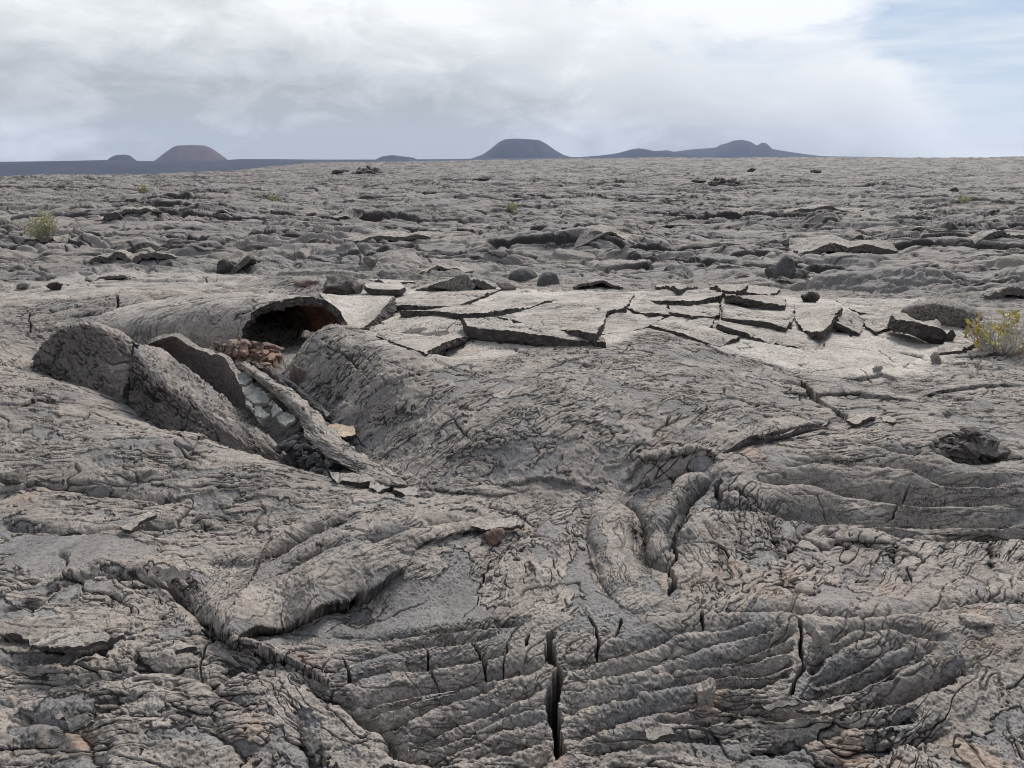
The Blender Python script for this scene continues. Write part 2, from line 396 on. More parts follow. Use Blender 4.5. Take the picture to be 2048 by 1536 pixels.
def polydist(x, y, P):
    """distance to an open polyline, place along it 0..1, and side (+1 = left of its direction)"""
    best = np.full(x.shape, 1e9, np.float32); tt = np.zeros(x.shape, np.float32); sd = np.ones(x.shape, np.float32)
    L = np.concatenate([[0], np.cumsum(np.hypot(*(P[1:] - P[:-1]).T))]); L /= L[-1]
    for k in range(len(P) - 1):
        ax, ay = P[k]; bx, by = P[k + 1]; dx, dy = bx - ax, by - ay; q = dx * dx + dy * dy + 1e-12
        t = np.clip(((x - ax) * dx + (y - ay) * dy) / q, 0, 1)
        ex, ey = x - ax - t * dx, y - ay - t * dy
        d = ex * ex + ey * ey
        c = d < best
        best = np.where(c, d, best); tt = np.where(c, L[k] + t * (L[k + 1] - L[k]), tt)
        sd = np.where(c, np.sign(dx * ey - dy * ex), sd)
    return np.sqrt(best), tt, sd

def inside(x, y, P):
    c = np.zeros(x.shape, bool); n = len(P)
    for k in range(n):
        x0, y0 = P[k]; x1, y1 = P[(k + 1) % n]
        c ^= ((y0 > y) != (y1 > y)) & (x < (x1 - x0) * (y - y0) / (y1 - y0 + 1e-12) + x0)
    return c

def world(pts): return np.array([hit(u, v)[:2] for u, v in pts])
def smooth_line(P, n=6):
    """Catmull-Rom through the points"""
    Q = np.vstack([2 * P[0] - P[1], P, 2 * P[-1] - P[-2]]); out = []
    for k in range(1, len(Q) - 2):
        for t in np.arange(n) / n:
            a, b, c, d = Q[k - 1:k + 3]
            out.append(.5 * (2 * b + (c - a) * t + (2 * a - 5 * b + 4 * c - d) * t * t + (3 * b - a - 3 * c + d) * t ** 3))
    return np.array(out + [P[-1]])

near = slice(0, np.searchsorted(RR, 16.0))
WX = np.zeros_like(Z); WY = np.zeros_like(Z)
NX, NY = GXX[near], GYY[near]
WX[near], WY[near] = chunked(lambda x, y: (
    .030 * pn(x * 3.1, y * 3.1, 3) + .014 * pn(x * 9, y * 9, 4) + .006 * pn(x * 27, y * 27, 5),
    .030 * pn(x * 3.1, y * 3.1, 13) + .014 * pn(x * 9, y * 9, 14) + .006 * pn(x * 27, y * 27, 15)), [NX, NY])

SX = np.zeros_like(Z); SY = np.zeros_like(Z)
DROP = np.zeros_like(Z); ADD = np.zeros_like(Z); PIT = np.zeros_like(Z)
M_PALE = np.zeros_like(Z); M_BARE = np.zeros_like(Z); M_RUST = np.zeros_like(Z); M_DARK = np.zeros_like(Z)
for w, dep, pts in CREASES:
    P = smooth_line(world(pts)); w *= 1.3
    i, j = window(P, w * 1.3 + .05)
    d, t, _ = polydist(GXX[i, j] + .38 * WX[i, j], GYY[i, j] + .38 * WY[i, j], P)
    q = np.clip(d / w, 0, 1)
    e = np.clip(np.minimum(t, 1 - t) * 8, 0, 1)
    DROP[i, j] = np.maximum(DROP[i, j], dep * 2.5 * (1 - np.sqrt(np.maximum(1 - (1 - q) ** 2, 0))) * e)
for w, h, pts in RIDGES:
    P = smooth_line(world(pts))
    i, j = window(P, w * 1.3 + .05)
    d, t, _ = polydist(GXX[i, j] + .3 * WX[i, j], GYY[i, j] + .3 * WY[i, j], P)
    q = np.clip(d / w, 0, 1)
    ADD[i, j] = np.maximum(ADD[i, j], h * np.sqrt(1 - q * q) * np.clip(np.minimum(t, 1 - t) * 6, 0.2, 1))
for h, fo, pts in LEDGES:
    P = world(pts)
    i, j = window(P, fo * 3 + .05)
    d, t, sd = polydist(GXX[i, j] + .8 * WX[i, j], GYY[i, j] + .8 * WY[i, j], P)
    e = np.clip(np.minimum(t, 1 - t) * 5, 0, 1)
    q = np.clip(d / (h * 1.1), 0, 1)
    up = np.where(sd > 0, h * np.exp(-d / fo) * e * (.45 + .55 * np.sqrt(1 - (1 - q) ** 2)), 0)
    tx, ty = P[-1] - P[0]; tl = math.hypot(tx, ty)
    push = np.where(sd > 0, .7 * h * np.exp(-d / (1.2 * h)) * e, 0)
    SX[i, j] += push * ty / tl; SY[i, j] -= push * tx / tl
    ADD[i, j] += up
    PIT[i, j] = np.maximum(PIT[i, j], np.where(sd < 0, .35 * h * np.exp(-d / .03) * e, 0))
for w, dep, pts in CRACKS:
    P = world(pts)
    i, j = window(P, w * 3 + .06)
    d, t, _ = polydist(GXX[i, j] + 1.0 * WX[i, j], GYY[i, j] + 1.0 * WY[i, j], P)
    ww = w * np.clip(np.minimum(t, 1 - t) * (16 if dep > .4 else 7), 0.15, 1) * (1 + .45 * pn(GXX[i, j] * 22, GYY[i, j] * 22, 61) + .3 * pn(GXX[i, j] * 60, GYY[i, j] * 60, 62))
    c = 1 - sstep(.75, 1.25, d / ww)
    PIT[i, j] = np.maximum(PIT[i, j], dep * c)
    M_DARK[i, j] = np.maximum(M_DARK[i, j], c)  # cracks are blackened too: shade painted on top of the real groove
ROPE = [[(600,1275),(900,1240),(1100,1228),(1600,1212),(2100,1195),(2100,1300),(1900,1400),(1500,1420),(1130,1520),(900,1540),(740,1440)],[(1160,990),(1440,930),(1440,1100),(1340,1210),(1230,1210)],[(1450,930),(2100,930),(2100,1060),(1500,1020)],[(380,1130),(850,1040),(860,1100),(620,1230),(470,1290)]]
M_ROPE = np.zeros_like(Z)
def region(polys, M, soft):
    for pts in polys:
        P = world(pts); i, j = window(P, soft * 2)
        x, y = GXX[i, j] + 2.5 * WX[i, j], GYY[i, j] + 2.5 * WY[i, j]
        d, _, _ = polydist(x, y, np.vstack([P, P[:1]]))
        s = np.where(inside(x, y, P), d, -d)
        M[i, j] = np.maximum(M[i, j], sstep(-soft, soft, s))
region(PALE[1:], M_PALE, .10); M_PALE *= .45; region(PALE[:1], M_PALE, .10); region(BARE[1:2], M_BARE, .08); M_BARE *= .5; region(BARE[:1] + BARE[2:], M_BARE, .04); region(ROPE, M_ROPE, .06)
for u, v, rad in RUST:
    p = hit(u, v)[:2]; i, j = window(p[None], rad * 1.6)
    d = np.hypot(GXX[i, j] - p[0] + 2 * WX[i, j], GYY[i, j] - p[1] + 2 * WY[i, j])
    M_RUST[i, j] = np.maximum(M_RUST[i, j], 1 - sstep(.2 * rad, rad * 1.3, d))
log('features')

# fibre direction, blended from the strokes
_g = []
for u0, v0, u1, v1 in GRAIN:
    a = hit(u0, v0)[:2]; b = hit(u1, v1)[:2]; d = b - a; th = math.atan2(d[1], d[0]); m = (a + b) / 2
    _g.append((*_lp(*m), math.cos(2 * th), math.sin(2 * th)))
_g = np.array(_g)
def grain(x, y):
    a, l = _lp(x, y); c = 0; s = 0
    for ga, gl, gc, gs in _g:
        w = 1 / (((a - ga) ** 2 + (l - gl) ** 2) ** 1.5 + 2e-4)
        c = c + w * gc; s = s + w * gs
    n = np.sqrt(c * c + s * s) + 1e-9
    return (c / n).astype(np.float32), (s / n).astype(np.float32)

def crust_near(x, y, c2, s2, pale, bare, sp, rope=0.0):
    """relief and surface kind of weathered rope-lava crust; metres in, metres out"""
    f = lambda wl: sstep(1.6, 3.6, wl / sp)
    wx = x + .045 * pn(x * 4, y * 4, 1) + .016 * pn(x * 13, y * 13, 2)
    wy = y + .045 * pn(x * 4, y * 4, 21) + .016 * pn(x * 13, y * 13, 22)
    gA = np.zeros_like(x); gB = np.zeros_like(x); st = np.zeros_like(x); fl = np.zeros_like(x); wk2 = np.zeros_like(x)
    for k in range(4):
        ca, sa = math.cos(k * math.pi / 4), math.sin(k * math.pi / 4)
        cc, ss = math.cos(k * math.pi / 2), math.sin(k * math.pi / 2)
        w = np.clip(c2 * cc + s2 * ss, 0, 1); w = w * w
        a = wx * ca + wy * sa; b = -wx * sa + wy * ca
        st += w * (pn(a * 5, b * 24, 30 + k) + .8 * f(.018) * pn(a * 12, b * 55, 40 + k) + .6 * f(.008) * pn(a * 30, b * 120, 50 + k))
        fl += w * (pn(a * 3.2, b * 7.5, 60 + k) + .6 * pn(a * 8, b * 19, 70 + k))
        a_ = (x + .35 * (wx - x)) * ca + (y + .35 * (wy - y)) * sa; b_ = -(x + .35 * (wx - x)) * sa + (y + .35 * (wy - y)) * ca
        gA += w * (pn(a_ * 1.5, b_ * 13, 80 + k) + .28 * pn(a_ * 9, b_ * 34, 76 + k)); gB += w * (pn(a_ * 5, b_ * 40, 85 + k) + .25 * pn(a_ * 20, b_ * 90, 74 + k))
        wk2 += w * w
    n = 1 / np.sqrt(wk2 + 1e-6); st *= n; fl *= n; gA *= n; gB *= n
    fl = fl + .30 * pn(wx * 26, wy * 26, 6) * f(.04) + .20 * pn(x * 60, y * 60, 7) * f(.017)
    rough = (1 - .75 * pale) * (1 - .75 * bare)
    h = .020 * fbm(x * 1.3, y * 1.3, 8, 2) * (1 - .4 * pale)
    fe = fl + .30 - 1.1 * bare + 1.0 * pale
    m1 = sstep(-.06, .06, fe)
    m2 = sstep(-.05, .07, fl - .50 - .5 * bare - .6 * pale)
    h += (.0075 * m1 + .006 * m2) * (1 - .6 * rope)
    h += rough * .0026 * st * (.35 + .65 * m1)
    lod = np.maximum(1, sp / .0042)
    # dark splits along the grain, long and short, and curved shrinkage cracks: signed fields, zero on the line
    kA = sstep(-.45, .0, pn(x * 1.6, y * 1.6, 91)) * m1
    wA = .036 * lod ** .8
    kB = sstep(-.15, .2, pn(x * 3.1, y * 3.1, 92)) * f(.03) * m1
    wB = .068 * lod
    gC = pn(wx * 2.6, wy * 2.6, 93) + .35 * pn(wx * 7, wy * 7, 94)
    kC = sstep(.0, .3, pn(x * 1.4 + 7, y * 1.4, 95) + .15 * pale)
    wC = .020 * lod ** .8
    gD = pn(wx * 9, wy * 9, 96) + .3 * pn(wx * 23, wy * 23, 97)
    kD = sstep(-.35, .1, pn(x * 3.7, y * 3.7, 98)) * f(.04) * (1 - .8 * pale)
    wD = .038 * lod
    fA, fB, fC, fD = gA / wA, gB / wB, gC / wC, (fe + .03) / (.055 * lod ** .5)  # last field draws the painted shadow line along flake edges
    kA = kA * (1 - .75 * pale) * (1 - .6 * bare); kB = kB * (1 - .7 * pale) * (1 - .7 * bare); kD = kD * .85
    kC = kC * (1 - .7 * rope); kD = kD * (1 - .55 * rope); kA = kA * (1 - .45 * rope); kB = kB * (1 - .3 * rope)
    soft = lambda g, w_: 1 - sstep(.4, w_, np.abs(g))
    h -= .010 * soft(fA, 2.2) * kA + .004 * soft(fB, 2.0) * kB + .018 * soft(fC, 2.4) * kC + .003 * soft(fD, 1.6) * kD
    # each cell between cracks sits a little higher or lower
    h += .004 * np.tanh(gC * 14) * kC + .0030 * np.tanh(gD * 7) * rough * (1 - .6 * rope)
    a3, b3, id3 = worley(wx * 8, wy * 8, 5)
    # vesicles and grit
    a4, b4, id4 = worley(x * 62 + 9 * (wx - x), y * 62 + 9 * (wy - y), 6)
    pit = (1 - sstep(.10, .10 + .28 * id4, a4)) * (id4 > .62) * f(.016) * sstep(-.3, .3, pn(x * 5, y * 5, 99))
    h -= .0030 * pit
    h += (.0030 * pn(wx * 38, wy * 38, 11) * f(.026) + .0034 * pn(x * 80, y * 80, 12) * f(.012) + .0022 * pn(x * 170, y * 170, 18) * f(.006)) * (1 + .3 * pale - .35 * bare)
    return h, m1, pit * .7, id3, fA, fB, fC, fD, kA, kB, kC, kD

def crust_far(x, y, sp):
    """pillows, toes, broken ledges of the wide flow"""
    f = lambda wl: sstep(1.6, 3.6, wl / sp)
    wx = x + .5 * pn(x * .35, y * .5, 1) + .08 * pn(x * 1.3, y * 1.7, 2); wy = y + .5 * pn(x * .35, y * .5, 21) + .06 * pn(x * 1.3, y * 1.7, 22)
    h = .20 * fbm(x / 8, y / 6, 31, 2) + .45 * np.maximum(fbm(x / 26, y / 22, 33, 2), -.1)
    a, b, i1 = worley(wx * .34, wy * .55, 7)
    k0 = sstep(-.3, .3, pn(x * .11, y * .11, 34))
    h += (.19 * (np.sqrt(np.maximum(1 - (a / .85) ** 2, 0)) - .5) + .10 * (i1 - .5)) * (.5 + .5 * k0)
    a, b, i2 = worley(wx * .9, wy * 1.5, 8)
    k = sstep(-.3, .2, pn(x * .3, y * .3, 35)) * f(.6)
    h += (.35 + .65 * k) * f(.6) * (.10 * (np.sqrt(np.maximum(1 - (a / .85) ** 2, 0)) - .5) + .05 * (i2 - .5)) - .05 * (1 - sstep(0, .14, b - a)) * f(.6)
    a, b, i3 = worley(wx * 2.1 + .4 * i2, wy * 3.3, 9)
    h += f(.3) * (.055 * (np.sqrt(np.maximum(1 - (a / .85) ** 2, 0)) - .5) + .03 * (i3 - .5))
    # ledges of lifted crust, three sizes: the line is the broken edge
    t1 = fbm(wx * .17, wy * .42, 36, 2); k1 = sstep(-.1, .2, pn(x * .10, y * .16, 46))
    t2 = fbm(wx * .5, wy * 1.25, 38, 2); k2 = sstep(-.2, .2, pn(x * .21, y * .33, 48))
    t3 = fbm(wx * 1.3, wy * 3.0, 44, 2); k3 = sstep(-.1, .25, pn(x * .5, y * .8, 49)) * f(.4)
    h += .10 * sstep(-.05, .03, t1) * k1 + .075 * (sstep(-.09, .03, t2) + sstep(-.09, .03, t2 - .35)) * k2 + .035 * sstep(-.10, .05, t3) * k3
    h -= .10 * (1 - sstep(.0, .05, np.abs(t1 + .03))) * k1 + .05 * (1 - sstep(.0, .07, np.abs(t2 + .04))) * k2
    h += .030 * fbm(x * 2.2, y * 3.4, 39, 2) * f(.3) + .014 * fbm(x * 6, y * 9, 41, 2) * f(.12)
    t4 = pn(wx * 1.6, wy * 4.4, 42) + .4 * pn(wx * 4, wy * 10, 43) * f(.2); k4 = sstep(-.05, .2, pn(x * .45 + 3, y * .6, 51))
    h -= .05 * (1 - sstep(.02, .16, np.abs(t4))) * k4 * f(.3)
    lod = np.maximum(1, sp / .02)
    cr = .15 + .55 * sstep(-.2, .3, pn(x * .5, y * .8, 50))
    z0 = np.zeros_like(x)
    return h, cr, z0, i1 * .5 + i2 * .5, (t1 + .02) / .045, (t2 + .03) / (.060 * lod ** .3), (t3 + .03) / (.07 * lod ** .4), t4 / (.09 * lod ** .5), k1, k2 * .95, k3 * .9, k4 * .8

SP = (np.sqrt(GXX ** 2 + GYY ** 2 + CAMH ** 2) / 773.0).astype(np.float32)
H = np.zeros_like(Z); A_CR = np.ones_like(Z); A_DK = np.zeros_like(Z); A_ID = np.full_like(Z, .5)
rN = np.searchsorted(RR, 16.5); rF = np.searchsorted(RR, 8.0); rL = np.searchsorted(RR, 1300.0)
nsl = slice(0, rN); fsl = slice(rF, rL)
c2, s2 = chunked(lambda x, y: grain(x, y), [GXX[nsl], GYY[nsl]])
log('grain')
ZM = Z + ADD - DROP
def normals(P):
    da = np.empty_like(P); da[:, 1:-1] = P[:, 2:] - P[:, :-2]; da[:, 0] = P[:, 1] - P[:, 0]; da[:, -1] = P[:, -1] - P[:, -2]
    dr = np.empty_like(P); dr[1:-1] = P[2:] - P[:-2]; dr[0] = P[1] - P[0]; dr[-1] = P[-1] - P[-2]
    n = np.cross(da, dr); n /= np.linalg.norm(n, axis=2, keepdims=True) + 1e-12
    n[..., 2] = np.maximum(n[..., 2], .45); n /= np.linalg.norm(n, axis=2, keepdims=True)
    return n.astype(np.float32)
NRM = normals(np.stack([GXX[nsl], GYY[nsl], ZM[nsl]], -1))
hn, cn, dn, idn, *spn = chunked(crust_near, [GXX[nsl] + .3 * ZM[nsl], GYY[nsl] + .75 * ZM[nsl], c2, s2, M_PALE[nsl], M_BARE[nsl], SP[nsl], M_ROPE[nsl]])
log('near crust')
hf, cf, df, idf, *spf = chunked(crust_far, [GXX[fsl], GYY[fsl], SP[fsl]])
log('far crust')
wn = (1 - sstep(math.log(10.0), math.log(15.5), LR + 0 * LR))[:, None].astype(np.float32)
wf = sstep(math.log(8.2), math.log(11.5), LR)[:, None].astype(np.float32) * (1 - .0 * LR[:, None]).astype(np.float32)
farfade = (1 - .0 * sstep(math.log(300), math.log(900), LR))[:, None].astype(np.float32)
keep = 1 - .75 * M_PALE
hw = hn * wn[nsl]; H[nsl] += hw * NRM[..., 2]; SX[nsl] += hw * NRM[..., 0]; SY[nsl] += hw * NRM[..., 1]
H[fsl] += hf * wf[fsl] * farfade[fsl] * keep[fsl]
A_CR[nsl] = cn; A_DK[nsl] = dn * wn[nsl]; A_ID[nsl] = idn
wfm = wf[fsl]
A_CR[fsl] = A_CR[fsl] * (1 - wfm) + np.clip(cf, 0, 1) * wfm; A_DK[fsl] = A_DK[fsl] * (1 - wfm); A_ID[fsl] = A_ID[fsl] * (1 - wfm) + idf * wfm
Z += H + ADD - DROP - PIT
SPLIT = np.zeros(Z.shape + (8,), np.float32); SPLIT[..., :4] = 9
wj = sstep(math.log(9.0), math.log(11.0), LR)[:, None].astype(np.float32)
for q in range(8): SPLIT[nsl][..., q] = spn[q] if q < 4 else spn[q] * (1 - wj[nsl])
FARSP = np.zeros(Z.shape + (8,), np.float32); FARSP[..., :4] = 9
for q in range(8): FARSP[fsl][..., q] = spf[q] if q < 4 else spf[q] * wf[fsl] * (1 - .9 * M_PALE[fsl])
A_DK = np.maximum(A_DK, M_DARK)
log('heights', float(Z.min()), float(Z.max()))

# ------------------------------------------------------------------ materials
def new_mat(name):
    m = bpy.data.materials.new(name); m.use_nodes = True
    nt = m.node_tree; nt.nodes.clear()
    return m, nt, nt.nodes, nt.links
def N(nt, t, **kw):
    n = nt.nodes.new(t)
    for k, v in kw.items():
        if k.startswith('i_'): n.inputs[k[2:].replace('_', ' ')].default_value = v
        else: setattr(n, k, v)
    return n
def mixc(nt, fac, a, b, mode='MIX'):
    n = nt.nodes.new('ShaderNodeMix'); n.data_type = 'RGBA'; n.blend_type = mode; n.clamp_factor = True
    for sock, val in ((n.inputs['Factor'], fac), (n.inputs[6], a), (n.inputs[7], b)):
        if hasattr(val, 'links'): nt.links.new(val, sock)
        else: sock.default_value = val
    return n.outputs[2]
def mathn(nt, op, a, b=None, clamp=False):
    n = nt.nodes.new('ShaderNodeMath'); n.operation = op; n.use_clamp = clamp
    for s, v in zip(n.inputs, (a, b)):
        if v is None: continue
        if hasattr(v, 'links'): nt.links.new(v, s)
        else: s.default_value = v
    return n.outputs[0]
def ramp(nt, fac, stops):
    n = nt.nodes.new('ShaderNodeValToRGB'); el = n.color_ramp.elements
    while len(el) < len(stops): el.new(.5)
    for e, (p, c) in zip(el, stops): e.position = p; e.color = c if len(c) == 4 else (*c, 1)
    nt.links.new(fac, n.inputs[0]); return n.outputs[0]
def noise(nt, co, scale, detail=2, rough=.5, dist=0):
    n = N(nt, 'ShaderNodeTexNoise'); n.inputs['Scale'].default_value = scale; n.inputs['Detail'].default_value = detail
    n.inputs['Roughness'].default_value = rough; n.inputs['Distortion'].default_value = dist
    nt.links.new(co, n.inputs['Vector']); return n.outputs[0]

def lava_material(name, tan=(.212, .182, .158), grey=(.134, .124, .118), pale=(.34, .302, .263), dark=(.020, .016, .015), rust=(.30, .19, .125), use_attr=True, bump=.5, grit=1.0):
    m, nt, nodes, links = new_mat(name)
    geo = N(nt, 'ShaderNodeTexCoord'); co = geo.outputs['Object']
    big = noise(nt, co, .9, 4, .6); mid = noise(nt, co, 7, 4, .6); fine = noise(nt, co, 45, 3, .65); grain_ = noise(nt, co, 170, 2, .6)
    if use_attr:
        at = N(nt, 'ShaderNodeAttribute', attribute_name='kind'); sep = N(nt, 'ShaderNodeSeparateColor'); links.new(at.outputs['Color'], sep.inputs[0])
        at2 = N(nt, 'ShaderNodeAttribute', attribute_name='shade_tone'); sep2 = N(nt, 'ShaderNodeSeparateColor'); links.new(at2.outputs['Color'], sep2.inputs[0])
        crust, rst, pal = sep.outputs[0], sep.outputs[1], sep.outputs[2]; drk, ident = sep2.outputs[0], sep2.outputs[1]
    c = mixc(nt, ramp(nt, mid, [(.35, (0, 0, 0)), (.65, (1, 1, 1))]), (*tan, 1), tuple(x * .80 for x in tan) + (1,))
    if use_attr:
        c = mixc(nt, crust, (*grey, 1), c)
        c = mixc(nt, mathn(nt, 'MULTIPLY', pal, .9), c, (*pale, 1))
        v = mathn(nt, 'MULTIPLY_ADD', ident, .34); nodes[-1].inputs[2].default_value = .83
        vm = N(nt, 'ShaderNodeCombineColor'); [links.new(v, vm.inputs[k]) for k in range(3)]
        c = mixc(nt, 1.0, c, vm.outputs[0], 'MULTIPLY')
    # weathering: brownish and bluish patches, grains, pale spots, dark pores
    c = mixc(nt, ramp(nt, big, [(.42, (0, 0, 0)), (.66, (.55, .55, .55))]), c, mixc(nt, .55, c, (.24, .195, .165, 1)))
    sp = ramp(nt, fine, [(.30, (.50, .50, .50)), (.48, (1, 1, 1)), (.72, (1.25, 1.25, 1.25))])
    c = mixc(nt, .9 * grit, c, mixc(nt, 1.0, c, sp, 'MULTIPLY'))
    sp2 = ramp(nt, grain_, [(.33, (.25, .25, .25)), (.44, (1, 1, 1)), (.58, (1, 1, 1)), (.72, (1.28, 1.28, 1.28))])
    c = mixc(nt, .9 * grit, c, mixc(nt, 1.0, c, sp2, 'MULTIPLY'))
    if use_attr:
        rn = mathn(nt, 'MULTIPLY', rst, ramp(nt, mid, [(.40, (0, 0, 0)), (.62, (1, 1, 1))]))
        c = mixc(nt, mathn(nt, 'MULTIPLY', rn, .38), c, (*rust, 1))
        c = mixc(nt, mathn(nt, 'MULTIPLY', drk, .85), c, (*dark, 1))  # dark pits, and shade painted into the cracks
        t1 = N(nt, 'ShaderNodeAttribute', attribute_name='split'); t2 = N(nt, 'ShaderNodeAttribute', attribute_name='splitmask')
        q1 = N(nt, 'ShaderNodeSeparateColor'); q2 = N(nt, 'ShaderNodeSeparateColor'); links.new(t1.outputs['Color'], q1.inputs[0]); links.new(t2.outputs['Color'], q2.inputs[0])
        line = None
        wob = mathn(nt, 'MULTIPLY', mathn(nt, 'SUBTRACT', fine, .5), 1.6)
        for k in range(4):
            g, kk = (q1.outputs[k], q2.outputs[k]) if k < 3 else (t1.outputs['Alpha'], t2.outputs['Alpha'])
            e = mathn(nt, 'ABSOLUTE', mathn(nt, 'ADD', g, wob))
            mr = N(nt, 'ShaderNodeMapRange', clamp=True); links.new(e, mr.inputs[0]); mr.inputs[1].default_value = .55; mr.inputs[2].default_value = 1.3; mr.inputs[3].default_value = 1; mr.inputs[4].default_value = 0
            l = mathn(nt, 'MULTIPLY', mr.outputs[0], kk)
            line = l if line is None else mathn(nt, 'MAXIMUM', line, l)
        c = mixc(nt, mathn(nt, 'MULTIPLY', line, .94), c, (*dark, 1))  # near-black lines: broken rock edges, plus shade painted into cracks and under flakes
    b = N(nt, 'ShaderNodeBsdfPrincipled'); links.new(c, b.inputs['Base Color']); b.inputs['Roughness'].default_value = .88
    b.inputs['Specular IOR Level'].default_value = .25
    hsum = mathn(nt, 'ADD', mathn(nt, 'MULTIPLY', fine, .6), mathn(nt, 'MULTIPLY', grain_, .4))
    if use_attr: hsum = mathn(nt, 'SUBTRACT', hsum, mathn(nt, 'MULTIPLY', line, .8))
    bp = N(nt, 'ShaderNodeBump'); bp.inputs['Strength'].default_value = bump; bp.inputs['Distance'].default_value = .010
    links.new(hsum, bp.inputs['Height']); links.new(bp.outputs[0], b.inputs['Normal'])
    o = N(nt, 'ShaderNodeOutputMaterial'); links.new(b.outputs[0], o.inputs[0])
    return m
M_LAVA = lava_material('weathered_lava_crust')

def grid_mesh(name, V, nr, nc, closed=False, mat=None):
    """quad mesh from an nr x nc block of points"""
    me = bpy.data.meshes.new(name)
    me.vertices.add(len(V)); me.vertices.foreach_set('co', np.ascontiguousarray(V, np.float32).ravel())
    idx = np.arange(nr * nc).reshape(nr, nc)
    if closed: idx = np.concatenate([idx, idx[:, :1]], 1)
    q = np.stack([idx[:-1, :-1], idx[:-1, 1:], idx[1:, 1:], idx[1:, :-1]], -1).reshape(-1, 4)
    me.loops.add(q.size); me.loops.foreach_set('vertex_index', q.ravel().astype(np.int32))
    me.polygons.add(len(q)); me.polygons.foreach_set('loop_start', np.arange(0, q.size, 4, dtype=np.int32))
    me.update(calc_edges=True)
    me.shade_smooth()
    if mat: me.materials.append(mat)
    return me
def set_color(me, name, cols):
    a = me.color_attributes.new(name, 'FLOAT_COLOR', 'POINT')
    c = np.ones((len(me.vertices), 4), np.float32)
    for k, v in enumerate(cols): c[:, k] = v
    a.data.foreach_set('color', c.ravel())
def set_splits(me, sp):
    for nm, o in (('split', 0), ('splitmask', 4)):
        a = me.color_attributes.new(nm, 'FLOAT_COLOR', 'POINT')
        a.data.foreach_set('color', np.stack([np.clip(sp[o + k], -9, 9) for k in range(4)], -1).astype(np.float32).ravel())
def link(name, me, parent=None):
    o = bpy.data.objects.new(name, me); COL.objects.link(o)
    if parent: o.parent = parent
    return o

V = np.stack([GXX + SX, GYY + SY, Z], -1).reshape(-1, 3)
# winding: rows outwards, columns clockwise -> flip so that normals point up
me = grid_mesh('lava_ground', V, *GXX.shape, closed=True, mat=M_LAVA)
set_color(me, 'kind', [A_CR.ravel(), M_RUST.ravel(), M_PALE.ravel()])
set_color(me, 'shade_tone', [A_DK.ravel(), A_ID.ravel()])
# the far field takes over the same channels where the near one has faded
jn = np.searchsorted(RR, 11.0)
SPLIT[jn:] = FARSP[jn:]
set_splits(me, [SPLIT[..., q].ravel() for q in range(8)])
ground = link('lava_ground', me); ground['kind'] = 'structure'
ground['label'] = 'grey rope-lava field of wrinkled and cracked crust reaching to the horizon'; ground['category'] = 'lava field'
log('ground mesh', len(me.vertices))

#@@BEGIN
# ------------------------------------------------------------------ loose things on the lava
def Znear(x, y):
    """height of the finished ground sheet at plan points"""
    x = np.asarray(x, float); y = np.asarray(y, float)
    a = np.arctan2(x, y); l = np.log(np.hypot(x, y))
    j = np.clip(np.searchsorted(AZ, a) - 1, 0, len(AZ) - 2); i = np.clip(np.searchsorted(LR, l) - 1, 0, len(LR) - 2)
    tj = (a - AZ[j]) / (AZ[j + 1] - AZ[j]); ti = (l - LR[i]) / (LR[i + 1] - LR[i])
    return (Z[i, j] * (1 - tj) + Z[i, j + 1] * tj) * (1 - ti) + (Z[i + 1, j] * (1 - tj) + Z[i + 1, j + 1] * tj) * ti
def ground_hit(u, v):
    """where the ray through a photo pixel meets the finished ground sheet"""
    d = ray(u, v); a = math.atan2(d[0], d[1]); j = int(np.clip(np.searchsorted(AZ, a), 0, len(AZ) - 1))
    hz = d[2] / math.hypot(d[0], d[1]); z = CAMH + hz * RR
    k = np.argmax((z < Z[:, j]) & (RR > 1.0))
    r = RR[k]
    return np.array([r * math.sin(a), r * math.cos(a), Z[k, j]])
def P3(p):
    """(u, v, z below 1.2 or forward distance) -> point"""
    if len(p) == 4: return np.array(p[1:], float)
    return at_z(*p) if p[2] < 1.2 else at_y(*p)

def broken_material(name, a, b, red=0.0, bump=.9):
    m, nt, nodes, links = new_mat(name)
    tc = N(nt, 'ShaderNodeTexCoord'); co = tc.outputs['Object']
    n1 = noise(nt, co, 14, 5, .65); n2 = noise(nt, co, 70, 3, .6); n3 = noise(nt, co, 5, 3, .5)
    c = mixc(nt, ramp(nt, n1, [(.35, (0, 0, 0)), (.68, (1, 1, 1))]), (*a, 1), (*b, 1))
    if red: c = mixc(nt, mathn(nt, 'MULTIPLY', ramp(nt, n3, [(.42, (0, 0, 0)), (.6, (1, 1, 1))]), red), c, (.30, .13, .075, 1))
    c = mixc(nt, .8, c, mixc(nt, 1.0, c, ramp(nt, n2, [(.3, (.5, .5, .5)), (.5, (1, 1, 1)), (.7, (1.35, 1.35, 1.35))]), 'MULTIPLY'))
    bs = N(nt, 'ShaderNodeBsdfPrincipled'); links.new(c, bs.inputs['Base Color']); bs.inputs['Roughness'].default_value = .9; bs.inputs['Specular IOR Level'].default_value = .2
    bp = N(nt, 'ShaderNodeBump'); bp.inputs['Strength'].default_value = bump; bp.inputs['Distance'].default_value = .015
    links.new(mathn(nt, 'ADD', n1, mathn(nt, 'MULTIPLY', n2, .5)), bp.inputs['Height']); links.new(bp.outputs[0], bs.inputs['Normal'])
    o = N(nt, 'ShaderNodeOutputMaterial'); links.new(bs.outputs[0], o.inputs[0])
    return m
M_BROKEN = broken_material('broken_basalt', (.040, .033, .031), (.085, .070, .064))
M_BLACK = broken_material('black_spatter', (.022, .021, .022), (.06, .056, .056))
M_REDB = broken_material('reddish_basalt', (.085, .064, .057), (.16, .12, .102), .3)
M_RUSTY = broken_material('oxidised_rubble', (.11, .085, .072), (.20, .152, .12), .28)
